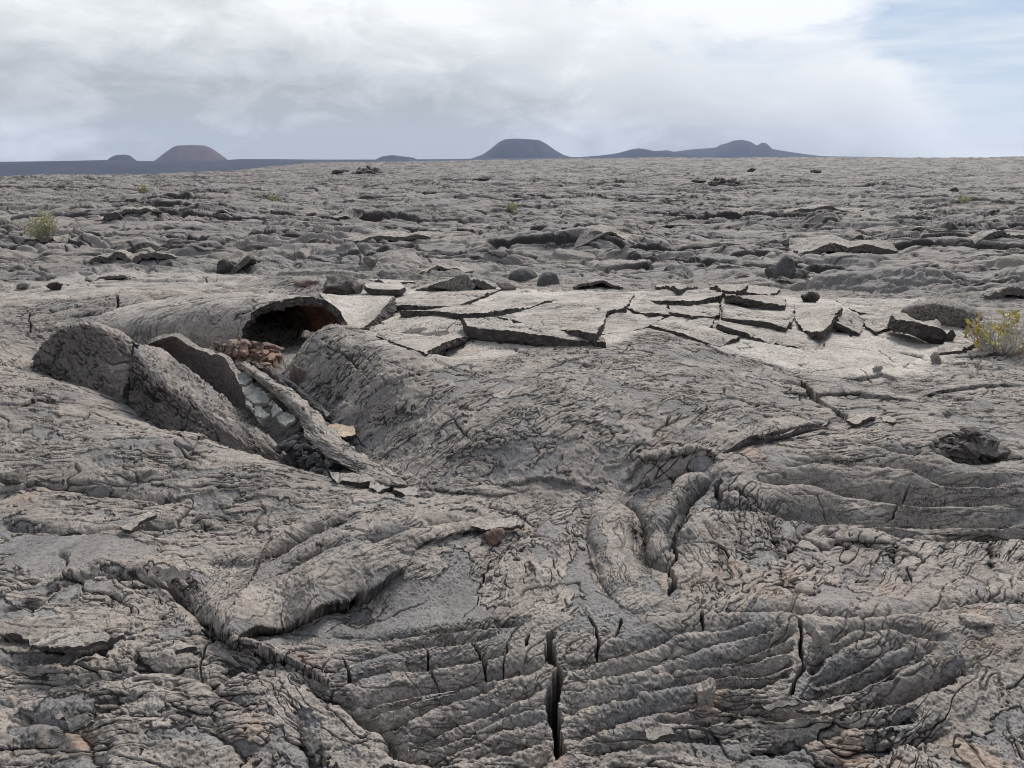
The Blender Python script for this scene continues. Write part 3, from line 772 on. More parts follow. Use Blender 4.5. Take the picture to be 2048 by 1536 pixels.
M_OCHRE = broken_material('ochre_crust', (.42, .30, .20), (.52, .42, .32), .15, .5)
M_PALEGREY = broken_material('pale_grey_chip', (.12, .118, .108), (.20, .195, .18), 0, .4)
M_GREY = broken_material('grey_lava_block', (.185, .160, .138), (.29, .25, .215))
M_PILLOW = broken_material('dark_grey_pillow', (.055, .052, .052), (.095, .088, .085), 0, .5)
M_EDGE = broken_material('brown_broken_edge', (.075, .063, .057), (.13, .112, .10))
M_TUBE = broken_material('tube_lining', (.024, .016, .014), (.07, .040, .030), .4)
M_FINWALL = lava_material('dark_brown_crust', tan=(.088, .071, .064), grey=(.070, .060, .056), dark=(.02, .016, .015), bump=.7)
M_BROWNWALL = broken_material('brown_underside', (.085, .070, .066), (.135, .112, .105), .1, .5)

def separate(me, name, parts):
    """one object for the weathered top, a child for each other kind of surface"""
    root = None; mats = list(me.materials)
    for k in sorted({p.material_index for p in me.polygons}):
        bm = bmesh.new(); bm.from_mesh(me)
        bmesh.ops.delete(bm, geom=[f for f in bm.faces if f.material_index != k], context='FACES')
        for f in bm.faces: f.material_index = 0
        nm = name if k == 0 else parts.get(k, 'broken_edge'); m2 = bpy.data.meshes.new(nm); bm.to_mesh(m2); bm.free(); m2.materials.append(mats[k])
        if k == 0: root = link(nm, m2)
        else: link(nm, m2, root)
    bpy.data.meshes.remove(me)
    return root
def finish(o, label, cat, group=None):
    o['label'] = label; o['category'] = cat
    if group: o['group'] = group
    return o

def pale_attr(me, n, pale, crust=None, dark=None, ident=None):
    set_color(me, 'kind', [np.ones(n) if crust is None else crust, np.zeros(n), np.full(n, pale)])
    set_color(me, 'shade_tone', [np.zeros(n) if dark is None else dark, np.full(n, .5) if ident is None else ident])

def jag(P, step, amp, seed):
    """closed outline resampled with a broken edge"""
    out = []; n = len(P)
    for k in range(n):
        a, b = P[k], P[(k + 1) % n]; L = np.hypot(*(b - a)[:2]); m = max(1, int(L / step))
        nx, ny = -(b - a)[1] / (L + 1e-9), (b - a)[0] / (L + 1e-9)
        for q in range(m):
            t = q / m; p = a + (b - a) * t
            w = amp * (pn(np.array([p[0] * 9.0]), np.array([p[1] * 9.0]), seed)[0] + .7 * pn(np.array([p[0] * 31.0]), np.array([p[1] * 31.0]), seed + 1)[0])
            out.append(np.array([p[0] + nx * w, p[1] + ny * w, p[2]]))
    return np.array(out)

def slab(name, label, pts, thick=.06, pale=.9, cat='lava slab', group=None, amp=.012, step=None, top=None, edge=None, lift=0.0, rough=1.0, seed=1, absz=False):
    """a broken plate of crust: outline in photo pixels with a height over the crust (or absolute), weathered top, broken sides"""
    C = []
    for p in pts:
        if absz: C.append(P3(p))
        else: C.append(hit(p[0], p[1], (p[2] if len(p) > 2 else 0.0) + lift))
    C = np.array(C); cen = C.mean(0)
    if step is None: step = float(np.clip(np.linalg.norm(cen - [0, 0, CAMH]) / 773 * 1.5, .006, .08))
    A = np.c_[C[:, :2] - cen[:2], np.ones(len(C))]; pl, *_ = np.linalg.lstsq(A, C[:, 2], rcond=None)
    res = C[:, 2] - A @ pl
    def zz(x, y):
        z = (x - cen[0]) * pl[0] + (y - cen[1]) * pl[1] + pl[2]
        w = 1 / (((x[:, None] - C[None, :, 0]) ** 2 + (y[:, None] - C[None, :, 1]) ** 2) + 1e-4)
        return z + (w * res[None]).sum(1) / w.sum(1)
    B = jag(C, step, amp, seed)
    lo, hi = B.min(0), B.max(0)
    gx, gy = np.meshgrid(np.arange(lo[0], hi[0], step), np.arange(lo[1], hi[1], step * 1.6)); gx = gx.ravel(); gy = gy.ravel()
    rg = np.random.RandomState(seed); gx = gx + rg.uniform(-.3, .3, gx.size) * step; gy = gy + rg.uniform(-.3, .3, gy.size) * step
    d, _, _ = polydist(gx, gy, np.vstack([B[:, :2], B[:1, :2]])); m = inside(gx, gy, B[:, :2]) & (d > step * .6)
    pts2 = np.concatenate([B[:, :2], np.c_[gx, gy][m]]); nb = len(B)
    vs, es, fs, ov, oe, of = delaunay_2d_cdt([Vector(p) for p in pts2], [(k, (k + 1) % nb) for k in range(nb)], [], 1, 1e-6)
    XY = np.array([(v.x, v.y) for v in vs]); remap = {}
    for k, src in enumerate(ov):
        for q in src: remap[q] = k
    ring = [remap[k] for k in range(nb) if k in remap]
    n = len(XY)
    zt = zz(XY[:, 0], XY[:, 1]) + (0 if absz else 0)
    c2_, s2_ = grain(XY[:, 0], XY[:, 1]); one = np.ones(n, np.float32)
    x32 = XY[:, 0].astype(np.float32); y32 = XY[:, 1].astype(np.float32)
    h, cr, dk, idn, *spl = crust_near(x32, y32, c2_, s2_, one * pale, one * 0, one * max(step * .6, .003))
    zt = zt + h * 1.0 * rough + (.022 * pn(x32 * 1.6, y32 * 2.2, seed + 9) * min(1, thick / .06)) * (0 if absz else 1)
    up = np.array([-pl[0], -pl[1], 1]); up /= np.linalg.norm(up)
    verts = [np.c_[XY, zt]]; R = np.c_[XY, zt][ring]; nr = len(ring)
    out = (R[:, :2] - R[:, :2].mean(0)); out /= (np.linalg.norm(out, axis=1)[:, None] + 1e-6)
    for k in range(1, 5):
        t = k / 4
        w = (fbm(R[:, 0] * 18 + k * 3.1, R[:, 1] * 18 + k * 7.3, seed + 5, 2)) * thick * .22 - (.10 if k == 4 else .02) * thick * 1.5
        Q = R - up[None] * (thick * t); Q[:, :2] += out * w[:, None]; verts.append(Q)
    V = np.concatenate(verts); faces = [tuple(f) for f in fs]; mi = [0] * len(faces)
    base = [ring] + [list(range(n + (k - 1) * nr, n + k * nr)) for k in range(1, 5)]
    for k in range(4):
        for q in range(nr):
            q2 = (q + 1) % nr
            faces.append((base[k][q], base[k + 1][q], base[k + 1][q2], base[k][q2])); mi.append(1)
    faces.append(tuple(reversed(base[4]))); mi.append(1)
    org = np.array([cen[0], cen[1], pl[2] - thick]); V = V - org
    me = bpy.data.meshes.new(name); me.from_pydata(V.tolist(), [], faces)
    me.materials.append(top or M_LAVA); me.materials.append(edge or M_BROKEN)
    me.polygons.foreach_set('material_index', np.array(mi, np.int32)); me.polygons.foreach_set('use_smooth', np.array([m_ == 0 for m_ in mi], bool))
    bm = bmesh.new(); bm.from_mesh(me); bmesh.ops.recalc_face_normals(bm, faces=bm.faces); bm.to_mesh(me); bm.free()
    nv = len(V); pad = lambda a, f: np.concatenate([a, np.full(nv - n, f)])
    pale_attr(me, nv, pale, pad(cr, 1), pad(dk, 0), pad(idn, .5)); set_splits(me, [pad(a_, 9 if q_ < 4 else 0) for q_, a_ in enumerate(spl)])
    o = separate(me, name, {1: 'broken_edge'}); o.location = org
    return finish(o, label, cat, group)

def crv(P, n):
    """Catmull-Rom resample of a list of points to n points, even in parameter"""
    P = np.asarray(P, float); Q = np.concatenate([2 * P[:1] - P[1:2], P, 2 * P[-1:] - P[-2:-1]]); t = np.linspace(0, len(P) - 1 - 1e-6, n)
    k = t.astype(int); f = (t - k).reshape(-1, *([1] * (P.ndim - 1)))
    a, b, c, d = Q[k], Q[k + 1], Q[k + 2], Q[k + 3]
    return .5 * (2 * b + (c - a) * f + (2 * a - 5 * b + 4 * c - d) * f * f + (3 * b - a - 3 * c + d) * f ** 3)

def patch(name, label, rows, thick, away, nu=160, nv=90, pale=.3, cat='lava slab', front=None, back=None, edge=None, amp=.012, rough=1.0, rust=0.0, seed=3, group=None, texdir=0.0, split=None, low=None, parts=None):
    """a curved sheet of crust through a block of control points; `away` points from the visible side into the thickness"""
    G = np.array([[P3(p) for p in r] for r in rows])
    G = np.array([crv(r, nu) for r in G]); G = crv(G, nv)                         # nv x nu x 3
    du = np.gradient(G, axis=1); dv = np.gradient(G, axis=0); Nn = np.cross(du, dv); Nn /= (np.linalg.norm(Nn, axis=2, keepdims=True) + 1e-9)
    s = np.sign((Nn * np.array(away)).sum(2).mean()); Nn = -Nn * s                # outward on the visible side
    su = np.cumsum(np.linalg.norm(du, axis=2), 1); sv = np.cumsum(np.linalg.norm(dv, axis=2), 0)
    x = (su * math.cos(texdir) - sv * math.sin(texdir) + seed * 3.7).astype(np.float32).ravel(); y = (su * math.sin(texdir) + sv * math.cos(texdir) + seed * 1.9).astype(np.float32).ravel()
    one = np.ones_like(x)
    h, cr, dk, idn, *spl = crust_near(x, y, one * math.cos(2 * texdir), one * math.sin(2 * texdir), one * pale, one * 0, one * .005)
    h = h.reshape(nv, nu)
    # ragged border
    bu = np.minimum(np.arange(nu), np.arange(nu)[::-1])[None] * np.ones((nv, 1)); bv = np.minimum(np.arange(nv), np.arange(nv)[::-1])[:, None] * np.ones((1, nu))
    j = (fbm(x * 8, y * 8, seed, 4)).reshape(nv, nu) * amp
    eb = np.exp(-np.minimum(bu, bv) / 2.5)
    T = G + Nn * (h * rough)[..., None]
    T = T + (dv / (np.linalg.norm(dv, axis=2, keepdims=True) + 1e-9)) * (j * np.exp(-bv / 2.5))[..., None] + (du / (np.linalg.norm(du, axis=2, keepdims=True) + 1e-9)) * (j * np.exp(-bu / 2.5))[..., None]
    hb = (fbm(x * 9 + 5, y * 9, seed + 2, 3)).reshape(nv, nu)
    Bk = T - Nn * (thick * (1 + .22 * hb))[..., None]
    n = nv * nu
    idx = np.arange(n).reshape(nv, nu)
    def quads(I): return np.stack([I[:-1, :-1], I[:-1, 1:], I[1:, 1:], I[1:, :-1]], -1).reshape(-1, 4)
    f1 = quads(idx); f2 = quads(idx + n)[:, ::-1]
    loop = np.concatenate([idx[0, :-1], idx[:-1, -1], idx[-1, :0:-1], idx[:0:-1, 0]])
    nl = len(loop)
    Tf = T.reshape(-1, 3); Bf = Bk.reshape(-1, 3); rings = [loop]; extra = []
    for k in (1, 2, 3):
        t = k / 4; p = Tf[loop] * (1 - t) + Bf[loop] * t
        cenv = p.mean(0); ov = p - cenv; ov /= np.linalg.norm(ov, axis=1)[:, None] + 1e-9
        p = p + ov * (fbm(p[:, 0] * 1.5 / thick + k, (p[:, 2] * 2 + p[:, 1]) * .9 / thick, seed + k, 2) * thick * .22)[:, None]
        rings.append(np.arange(nl) + 2 * n + (k - 1) * nl); extra.append(p)
    rings.append(loop + n)
    side = []
    for k in range(4):
        a, b = rings[k], rings[k + 1]
        side.append(np.stack([a, b, np.roll(b, -1), np.roll(a, -1)], -1))
    side = np.concatenate(side)
    V = np.concatenate([Tf, Bf] + extra); org = np.array([*V[:, :2].mean(0), V[:, 2].min()]); V = V - org
    faces = np.concatenate([f1, f2, side]); mi = np.concatenate([np.zeros(len(f1)), np.ones(len(f2)), np.full(len(side), 2)]).astype(np.int32)
    me = bpy.data.meshes.new(name); me.from_pydata(V.tolist(), [], faces.tolist())
    for m_ in (front or M_LAVA, back or M_BROKEN, edge or M_BROKEN): me.materials.append(m_)
    if split is not None:
        me.materials.append(low); fr = (np.arange(nv - 1) / (nv - 1))[:, None] + .025 * pn(np.arange(nu - 1)[None] * .05 + 0 * np.arange(nv - 1)[:, None], np.arange(nv - 1)[:, None] * .05 + 0 * np.arange(nu - 1)[None], seed)
        mi[:len(f1)][(fr < split).ravel()] = 3
    me.polygons.foreach_set('material_index', mi); me.polygons.foreach_set('use_smooth', mi != 2)
    bm = bmesh.new(); bm.from_mesh(me); bmesh.ops.recalc_face_normals(bm, faces=bm.faces); bm.to_mesh(me); bm.free()
    nt_ = len(V); pad = lambda a, f: np.concatenate([a, np.full(nt_ - n, f)])
    pale_attr(me, nt_, pale, pad(cr, 1), pad(dk, 0), pad(idn, .5)); set_splits(me, [pad(a_, 9 if q_ < 4 else 0) for q_, a_ in enumerate(spl)])
    o = separate(me, name, parts or {1: 'underside', 2: 'broken_edge', 3: 'weathered_face'}); o.location = org
    return finish(o, label, cat, group)

def rock_mesh(name, size, seed, mat, cuts=9, rough=.10, sub=4, flat=0.85):
    """an angular block: a ball cut by random planes, then roughened"""
    bm = bmesh.new(); bmesh.ops.create_icosphere(bm, subdivisions=sub, radius=1.0)
    rg = np.random.RandomState(seed); V = np.array([v.co[:] for v in bm.verts])
    pl = rg.normal(size=(cuts, 3)); pl /= np.linalg.norm(pl, axis=1)[:, None]; off = rg.uniform(.45, flat, cuts)
    for p, o_ in zip(pl, off):
        d = V @ p; ex = np.maximum(d - o_, 0); V = V - ex[:, None] * p
    nn = V / (np.linalg.norm(V, axis=1)[:, None] + 1e-9)
    a = V[:, 0] + V[:, 2] * .7; b = V[:, 1] - V[:, 2] * .6
    r = fbm(a * 2.1 + seed, b * 2.1, seed % 50, 4, .6); r2 = pn(a * 9 + seed, b * 9, 5)
    V = V + nn * (rough * r + rough * .35 * r2)[:, None]
    V = V / (V.max(0) - V.min(0)) * np.array(size); V[:, 2] -= V[:, 2].min()
    for v, c in zip(bm.verts, V): v.co = c
    me = bpy.data.meshes.new(name); bm.to_mesh(me); bm.free(); me.materials.append(mat)
    me.polygons.foreach_set('use_smooth', np.ones(len(me.polygons), bool))
    n = len(me.vertices); pale_attr(me, n, .2)
    return me
def rock(name, label, u, v, wpx, hpx, seed, mat, cat='rock', depth=.8, rz=0.0, tilt=(0, 0), group=None, sink=None, cuts=9, rough=.10, sub=4, flat=.85, z=None):
    """a block whose foot stands at photo pixel (u, v), wpx x hpx pixels large"""
    p = ground_hit(u, v) if z is None else P3((u, v, z))
    if sink is None: sink = 1.1 if mat is M_PILLOW else .3
    d = np.linalg.norm(p - [0, 0, CAMH]); w, h = wpx * d / F, hpx * d / F
    me = rock_mesh(name, (w, w * depth, h * (1 + sink)), seed, mat, cuts, rough, sub, flat)
    o = link(name, me); o.location = p + np.array([0, w * depth * .35, -h * sink]); o.rotation_euler = (tilt[0], tilt[1], rz)
    return finish(o, label, cat, group)

def rubble(name, label, u0, v0, u1, v1, hpx, n, seed, mat, z=None, dpt=.5, frag=(.25, .6), cat='rubble'):
    A, B = (ground_hit(u0, v0), ground_hit(u1, v1)) if z is None else (at_z(u0, v0, z), at_z(u1, v1, z))
    d = np.linalg.norm((A + B) / 2 - [0, 0, CAMH]); h = hpx * d / F; L = np.linalg.norm(B - A); rg = np.random.RandomState(seed)
    bm = bmesh.new(); e = (B - A) / L
    for k in range(n):
        t = rg.rand(); y = rg.uniform(-.5, .5) * L * dpt; env = (1 - abs(2 * t - 1) ** 2.5) * (1 - (2 * y / (L * dpt)) ** 2 * .6)
        sz = h * rg.uniform(*frag); m2 = rock_mesh('frag', (sz * rg.uniform(.9, 1.9), sz * rg.uniform(.7, 1.4), sz * rg.uniform(.3, .8)), seed * 31 + k, mat, 7, .22, 2, .66)
        p = A + e * (L * t) + np.array([0, y, 0]); q = rg.uniform(0, 6.28); c, s_ = math.cos(q), math.sin(q); tl = rg.uniform(-1.1, 1.1)
        zz_ = rg.rand() ** 1.3 * h * env - sz * .3
        n0 = len(bm.verts); bm.from_mesh(m2); bm.verts.ensure_lookup_table(); bpy.data.meshes.remove(m2)
        for v in bm.verts[n0:]:
            x_, y_, z_ = v.co; z_, x_ = z_ * math.cos(tl) - x_ * math.sin(tl), x_ * math.cos(tl) + z_ * math.sin(tl)
            v.co = Vector((p[0] + c * x_ - s_ * y_, p[1] + s_ * x_ + c * y_, p[2] + zz_ + z_))
    org = Vector((A + B) / 2)
    for v in bm.verts: v.co -= org
    for f_ in bm.faces: f_.smooth = False
    me = bpy.data.meshes.new(name); bm.to_mesh(me); bm.free(); me.materials.append(mat)
    o_ = link(name, me); o_.location = org
    return finish(o_, label, cat)
# ---- the upturned slabs and the tube on the left
patch('upturned_slab', 'dark upturned crust slab at the left end of the gash, wide and blunt, left of the long one',
 [[(62,748,5.3),(100,752,5.17),(137,764,5.05),(191,805,4.9),(256,840,4.71)],
  [(66,716,5.3),(102,708,5.22),(137,702,5.15),(193,728,4.97),(259,766,4.79)],
  [(78,690,5.35),(106,674,5.3),(137,660,5.25),(196,662,5.1),(265,698,4.97)],
  [(84,686,5.45),(110,670,5.4),(142,656,5.35),(202,657,5.22),(270,686,5.12)],
  [(90,694,5.6),(116,682,5.55),(150,670,5.5),(215,672,5.4),(280,705,5.3)]],
 .06, (.3, 1, -.4), nu=170, nv=120, pale=.1, amp=.05, rough=1.6, texdir=1.1, seed=3, split=.52, low=M_FINWALL)
patch('upturned_slab', 'long dark upturned crust slab curling over to a tan top beside the gash',
 [[(258,842,4.7),(308,870,4.5),(376,898,4.35),(444,920,4.2),(513,940,4.05),(620,977,3.9)],
  [(261,764,4.78),(309,803,4.62),(373,838,4.45),(442,878,4.3),(513,905,4.12),(605,952,3.95)],
  [(270,700,4.95),(312,750,4.78),(370,795,4.62),(440,848,4.42),(513,884,4.22),(590,930,4.0)],
  [(292,692,5.3),(343,720,5.12),(396,755,4.95),(450,806,4.7),(514,862,4.45),(575,912,4.15)],
  [(300,704,5.4),(352,735,5.2),(404,772,5.0),(456,824,4.74),(516,876,4.5),(575,920,4.2)]],
 .06, (.3, 1, -.4), nu=240, nv=120, pale=.0, amp=.05, rough=1.6, texdir=1.1, seed=4, split=.5, low=M_FINWALL)
patch('overturned_slab', 'dark brown curling crust slab with a pale rim facing the long upturned slab across the gash',
 [[(296,688,5.55),(342,673,5.55),(376,690,5.5),(410,706,5.45),(444,713,5.35),(466,738,5.2),(483,773,5.05),(505,816,4.88),(524,856,4.7)],
  [(300,705,5.6),(346,706,5.62),(380,728,5.55),(412,752,5.48),(440,778,5.36),(460,804,5.2),(478,832,5.05),(502,856,4.86),(522,872,4.7)],
  [(306,740,5.62),(352,760,5.64),(386,785,5.58),(418,815,5.48),(446,842,5.34),(462,862,5.18),(482,880,5.0),(504,886,4.84),(524,888,4.7)]],
 .045, (.6, .8, .1), nu=220, nv=80, pale=.6, front=M_BROWNWALL, back=M_LAVA, edge=M_GREY, amp=.016, rough=.6, texdir=.9, seed=5)
patch('slab', 'tan cracked strip of crust running down beside the pale chips to the dark jagged hollow',
 [[(468,728,.37),(512,757,.34),(560,800,.27),(596,838,.20),(618,880,.17),(660,915,.14),(720,950,.12),(770,978,.11)],
  [(482,726,.40),(532,762,.37),(582,800,.30),(622,838,.235),(656,880,.20),(700,915,.17),(755,948,.14),(800,976,.12)],
  [(492,722,.39),(548,760,.36),(602,796,.29),(648,838,.22),(690,880,.18),(735,915,.15),(790,950,.13),(830,984,.10)]],
 .085, (0, .1, -1), nu=260, nv=60, pale=.15, amp=.018, rough=.9, texdir=.5, seed=7)
# lava tube: a vault of crust, open towards the viewer
L0 = at_y(484, 692, 6.0); R0 = at_y(694, 668, 6.55); L0[2] -= .05; R0[2] -= .05
def vault_row(s):
    L = L0 + np.array([-.95, .22, .0]) * s; R = R0 + np.array([-.85, .75, .0]) * s
    hgt = .395 - .06 * s * s; out = []
    for k in range(11):
        ph = math.pi * (1 - k / 10) ; c, s_ = math.cos(ph), max(math.sin(ph), 0)
        c = math.copysign(abs(c) ** .85, c); m = (L + R) / 2; p = m + (R - L) / 2 * c; p = p + np.array([0, 0, hgt * s_ ** .8])
        out.append(('p', *p))
    return out
patch('lava_tube', 'arched lava tube with a dark mouth and thick broken rim on the left',
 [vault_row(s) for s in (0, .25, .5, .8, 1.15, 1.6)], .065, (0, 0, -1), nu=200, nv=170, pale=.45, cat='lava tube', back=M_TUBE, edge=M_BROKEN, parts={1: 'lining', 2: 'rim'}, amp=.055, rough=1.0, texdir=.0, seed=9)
patch('curled_slab', 'pale crust slab sagging between two curled-up edges, right beside the mouth of the lava tube',
 [[(650,612,6.85),(688,650,6.6),(722,658,6.55),(748,640,6.65),(778,606,6.95)],
  [(655,603,7.2),(690,625,7.05),(725,632,7.0),(752,620,7.05),(785,598,7.3)],
  [(640,590,7.9),(690,592,7.9),(730,592,7.9),(760,592,7.9),(790,591,7.9)]],
 .085, (0, 0, -1), nu=160, nv=90, pale=.95, amp=.02, seed=11)
rubble('rubble_ledge', 'crumbly rust-coloured ledge of rubble below the mouth of the lava tube', 408, 712, 556, 716, 30, 240, 21, M_RUSTY, z=.25, dpt=.28, frag=(.12, .75))
rubble('rubble_lump', 'small orange lump of rubble under the rust-coloured ledge', 500, 750, 548, 748, 26, 40, 22, M_RUSTY, z=.2, dpt=.5)
rubble('rubble_heap', 'dark rubble in the dip between the sagging slab and the broad front plate', 690, 700, 775, 668, 26, 70, 23, M_EDGE, z=.22, dpt=.5)
rock('ledge_block', 'grey-brown flat block at the right end of the rust-coloured ledge', 530, 708, 72, 20, 23, M_REDB, 'rock', depth=.6, z=.27)
rock('block', 'red and black cindery block standing at the foot of the big centre dome', 598, 790, 38, 62, 24, M_REDB, 'rock', rough=.2, z=.2)
patch('rolled_slab', 'dark thin rolled slab lying between the cindery block and the tan strip of crust',
 [[(535,756,.30),(575,790,.24),(615,828,.18),(652,850,.15)],[(546,750,.34),(592,780,.29),(634,815,.22),(664,838,.18)],[(560,752,.30),(606,782,.25),(644,812,.19),(672,832,.15)]],
 .03, (0, .2, -1), nu=120, nv=40, pale=0, front=M_BLACK, back=M_BLACK, edge=M_GREY, seed=13, amp=.02)
slab('shard', 'thin pale shard poking out at the lower end of the dark rolled slab', [(640,812,.24),(662,822,.24),(672,832,.2),(655,836,.19)], .012, top=M_PALEGREY, edge=M_GREY, absz=True, seed=14, cat='rock shard')
for k, (pp, lab) in enumerate([
  ([(474,750,.33),(488,744,.34),(501,757,.33),(492,770,.31),(478,768,.31)], 'uppermost of the pale grey chips heaped in the trough behind the curling slab'),
  ([(484,778,.30),(501,767,.32),(520,780,.31),(538,795,.28),(536,805,.26),(511,808,.26),(495,792,.28)], 'largest of the pale grey chips, lying long across the middle of the trough'),
  ([(540,804,.27),(551,810,.27),(560,822,.25),(548,834,.22)], 'slim upright pale chip between the long chip and the round one'),
  ([(548,833,.22),(569,825,.235),(586,833,.22),(584,847,.2),(569,858,.18),(552,848,.19)], 'rounded grey chip at the lower end of the trough of chips'),
  ([(501,808,.25),(524,812,.25),(541,831,.22),(528,840,.2),(511,830,.22)], 'flat grey chip lying left of the rounded chip in the trough'),
  ([(490,800,.26),(503,806,.26),(508,822,.24),(496,815,.25)], 'small grey chip wedged against the curling brown slab'),
 ]): slab('rock_chip', lab, pp, .022, top=M_PALEGREY, edge=M_GREY, absz=True, seed=30 + k, cat='rock chip', group='pale chips in the trough', rough=.8, amp=.018)
slab('ochre_slab', 'bright ochre slab lying alone at the left foot of the big centre dome', [(655,846,.22),(682,849,.22),(708,849,.22),(711,866,.19),(690,873,.18),(668,864,.19)], .03, pale=0, top=M_OCHRE, edge=M_BROKEN, absz=True, seed=41, amp=.012, rough=.6)
rubble('spatter', 'black jagged spatter filling the hollow below the curling slab', 545, 905, 670, 955, 46, 130, 50, M_BLACK, z=.06, dpt=.35, frag=(.2, .5))
slab('slab', 'oblong light slab with a dark broken front at the lower end of the jagged hollow', [(655,947,.13),(741,951,.14),(744,962,.125),(720,970,.115),(672,967,.11)], .05, .6, absz=True, seed=60)
slab('slab', 'blocky cracked slab right of the oblong slab, at the point where the trough ends', [(745,950,.14),(762,948,.14),(783,973,.12),(779,983,.11),(756,990,.10),(741,978,.11)], .06, .5, absz=True, seed=61)
slab('slab', 'low cracked slab with a dark lower edge, last one before the saddle in front of the dome', [(785,965,.12),(832,978,.11),(838,998,.10),(812,997,.10),(790,984,.11)], .06, .5, absz=True, seed=62)

# ---- the field of pale plates (heights are above the crust beneath)
F_, N_ = .015, .075
PL = [
 ([(792,594,.03),(897,583,.02),(1003,580,.02),(962,592,.05),(908,609,.07),(785,613,.08)], .075, 'pale plate right of the sagging curled slab, with a thin dark front edge'),
 ([(830,622,.02),(908,612,.03),(976,617,.04),(1050,619,.06),(975,630,.10),(935,630,.11),(800,622,.10)], .10, 'narrow pale plate with a long dark broken front in the middle row of plates'),
 ([(921,610,.03),(1010,595,.02),(1113,595,.02),(1092,606,.05),(1048,618,.05),(976,621,.05)], .06, 'pale plate whose left edge is lifted in a long dark curve'),
 ([(1048,618,.03),(1096,602,.02),(1119,591,.02),(1270,590,.02),(1246,619,.07),(1215,623,.08),(1198,660,.12),(1194,672,.12),(1106,660,.08),(993,638,.05),(976,622,.04)], .09, 'largest pale plate in the middle, ending at a tall dark curved break'),
 ([(925,638,.14),(993,639,.11),(1100,657,.09),(1208,678,.05),(1212,689,.04),(1078,671,.10),(935,652,.15)], .09, 'long narrow plank-like plate tilted up on a dark wedge-shaped front'),
 ([(767,661,.03),(791,640,.04),(897,629,.05),(918,642,.06),(945,670,.03),(853,714,.01),(754,674,.01)], .05, 'broad pale plate in front, between the curled slab and the plank-like plate'),
 ([(1285,598,.02),(1312,583,.01),(1445,578,.02),(1443,592,.09),(1386,604,.10),(1326,605,.08)], .095, 'pale plate with a thick dark front, left of the step where the plates bend'),
 ([(1441,597,.02),(1523,598,.02),(1570,609,.04),(1589,634,.05),(1573,657,.08),(1523,645,.08),(1445,635,.08)], .09, 'broad pale plate right of the thick dark-fronted one, dipping to a small dark hole'),
 ([(1589,606,.02),(1667,609,.10),(1684,615,.17),(1642,668,.13),(1609,661,.07),(1590,636,.04)], .06, 'pale plate tilted to a sharp corner, its right edge a tall dark plank'),
 ([(1690,622,.12),(1712,626,.05),(1730,645,.03),(1718,667,.03),(1672,646,.10)], .05, 'small pale plate propped right of the sharp-cornered one over a dark gap'),
 ([(1671,602,.01),(1733,594,.0),(1842,606,.02),(1835,632,.06),(1718,626,.04)], .06, 'smooth pale plate at the back right with one crack across it'),
 ([(1718,627,.03),(1788,630,.05),(1796,648,.06),(1752,662,.05),(1733,655,.03)], .05, 'grey wrinkled plate in front of the smooth back right plate'),
 ([(1902,660,.04),(1938,672,.02),(1908,678,.0)], .04, 'small pale triangular plate between the raised dark plank and the bush'),
 ([(1890,685,.03),(1944,668,.05),(1952,688,.05),(1920,710,.03),(1872,712,.01)], .05, 'pale plate at the foot of the bush, left part'),
 ([(1956,684,.03),(1998,692,.03),(1990,704,.05),(1965,705,.04)], .05, 'small curled pale plate right in front of the bush'),
 ([(1445,638,.02),(1530,652,.03),(1600,664,.04),(1650,690,.02),(1640,704,.01),(1560,690,.02),(1490,668,.05),(1432,652,.06)], .06, 'long pale plate below the small dark hole, split along its right side'),
 ([(1300,655,.02),(1345,634,.03),(1430,640,.03),(1420,655,.05),(1480,676,.04),(1440,690,.03),(1370,668,.06)], .06, 'pale plate with a pointed dark opening at its left corner'),
 ([(1210,640,.02),(1232,624,.05),(1300,630,.03),(1330,638,.03),(1290,656,.03),(1250,664,.02),(1204,668,.02)], .06, 'pale plate just right of the tall dark curved break'),
 ([(1335,612,.02),(1440,606,.02),(1438,632,.04),(1385,634,.08),(1340,626,.07)], .07, 'pale plate half hidden under the thick dark-fronted one'),
 ([(1255,616,.02),(1290,600,.03),(1330,610,.05),(1345,626,.07),(1300,628,.08)], .07, 'small pale plate with a dark left corner behind the curved break'),
]
for k, (pp, th, lab) in enumerate(PL):
    slab('pale_plate', lab, [(a_, b_, c_ * .82) for a_, b_, c_ in pp], th, .55, cat='lava plate', group='pale plates of the broken crust', seed=70 + k, amp=.014)
slab('dark_slab', 'thick dark plank of crust raised on edge left of the bush', [(1783,627,.16),(1812,626,.17),(1874,642,.17),(1905,662,.12),(1912,676,.06),(1893,674,.06),(1842,652,.17),(1790,636,.17)], .11, .2, seed=95, top=M_GREY, cat='lava slab')
rock('wedge_block', 'dark wedge-shaped block standing on the left end of the middle plates', 970, 639, 46, 22, 101, M_BROKEN, depth=.5)
rock('mound_block', 'rounded brown hump of crust behind the raised dark plank', 1900, 655, 135, 44, 102, M_LAVA, 'lava hump', depth=.7, cuts=3, flat=.95, rough=.08)
rock('block', 'dark square block with a mossy grey front behind the sagging curled slab', 672, 592, 70, 40, 103, M_EDGE, depth=.8, rough=.16)
rock('block', 'grey knobbly stub of crust right of the dark square block', 714, 588, 30, 26, 104, M_GREY, rough=.16)
rock('block', 'flat reddish brown block behind the arch of the lava tube', 612, 574, 50, 12, 105, M_REDB, depth=.5)
slab('slab', 'thin light slab cracked in three with a dark foot behind the narrow plates', [(728,570,.09),(800,566,.08),(812,573,.09),(800,579,.10),(732,577,.11)], .06, .8, seed=106)
slab('slab', 'second thin light slab right behind the one cracked in three', [(740,560,.05),(790,556,.04),(830,566,.05),(770,567,.07)], .05, .8, seed=107)
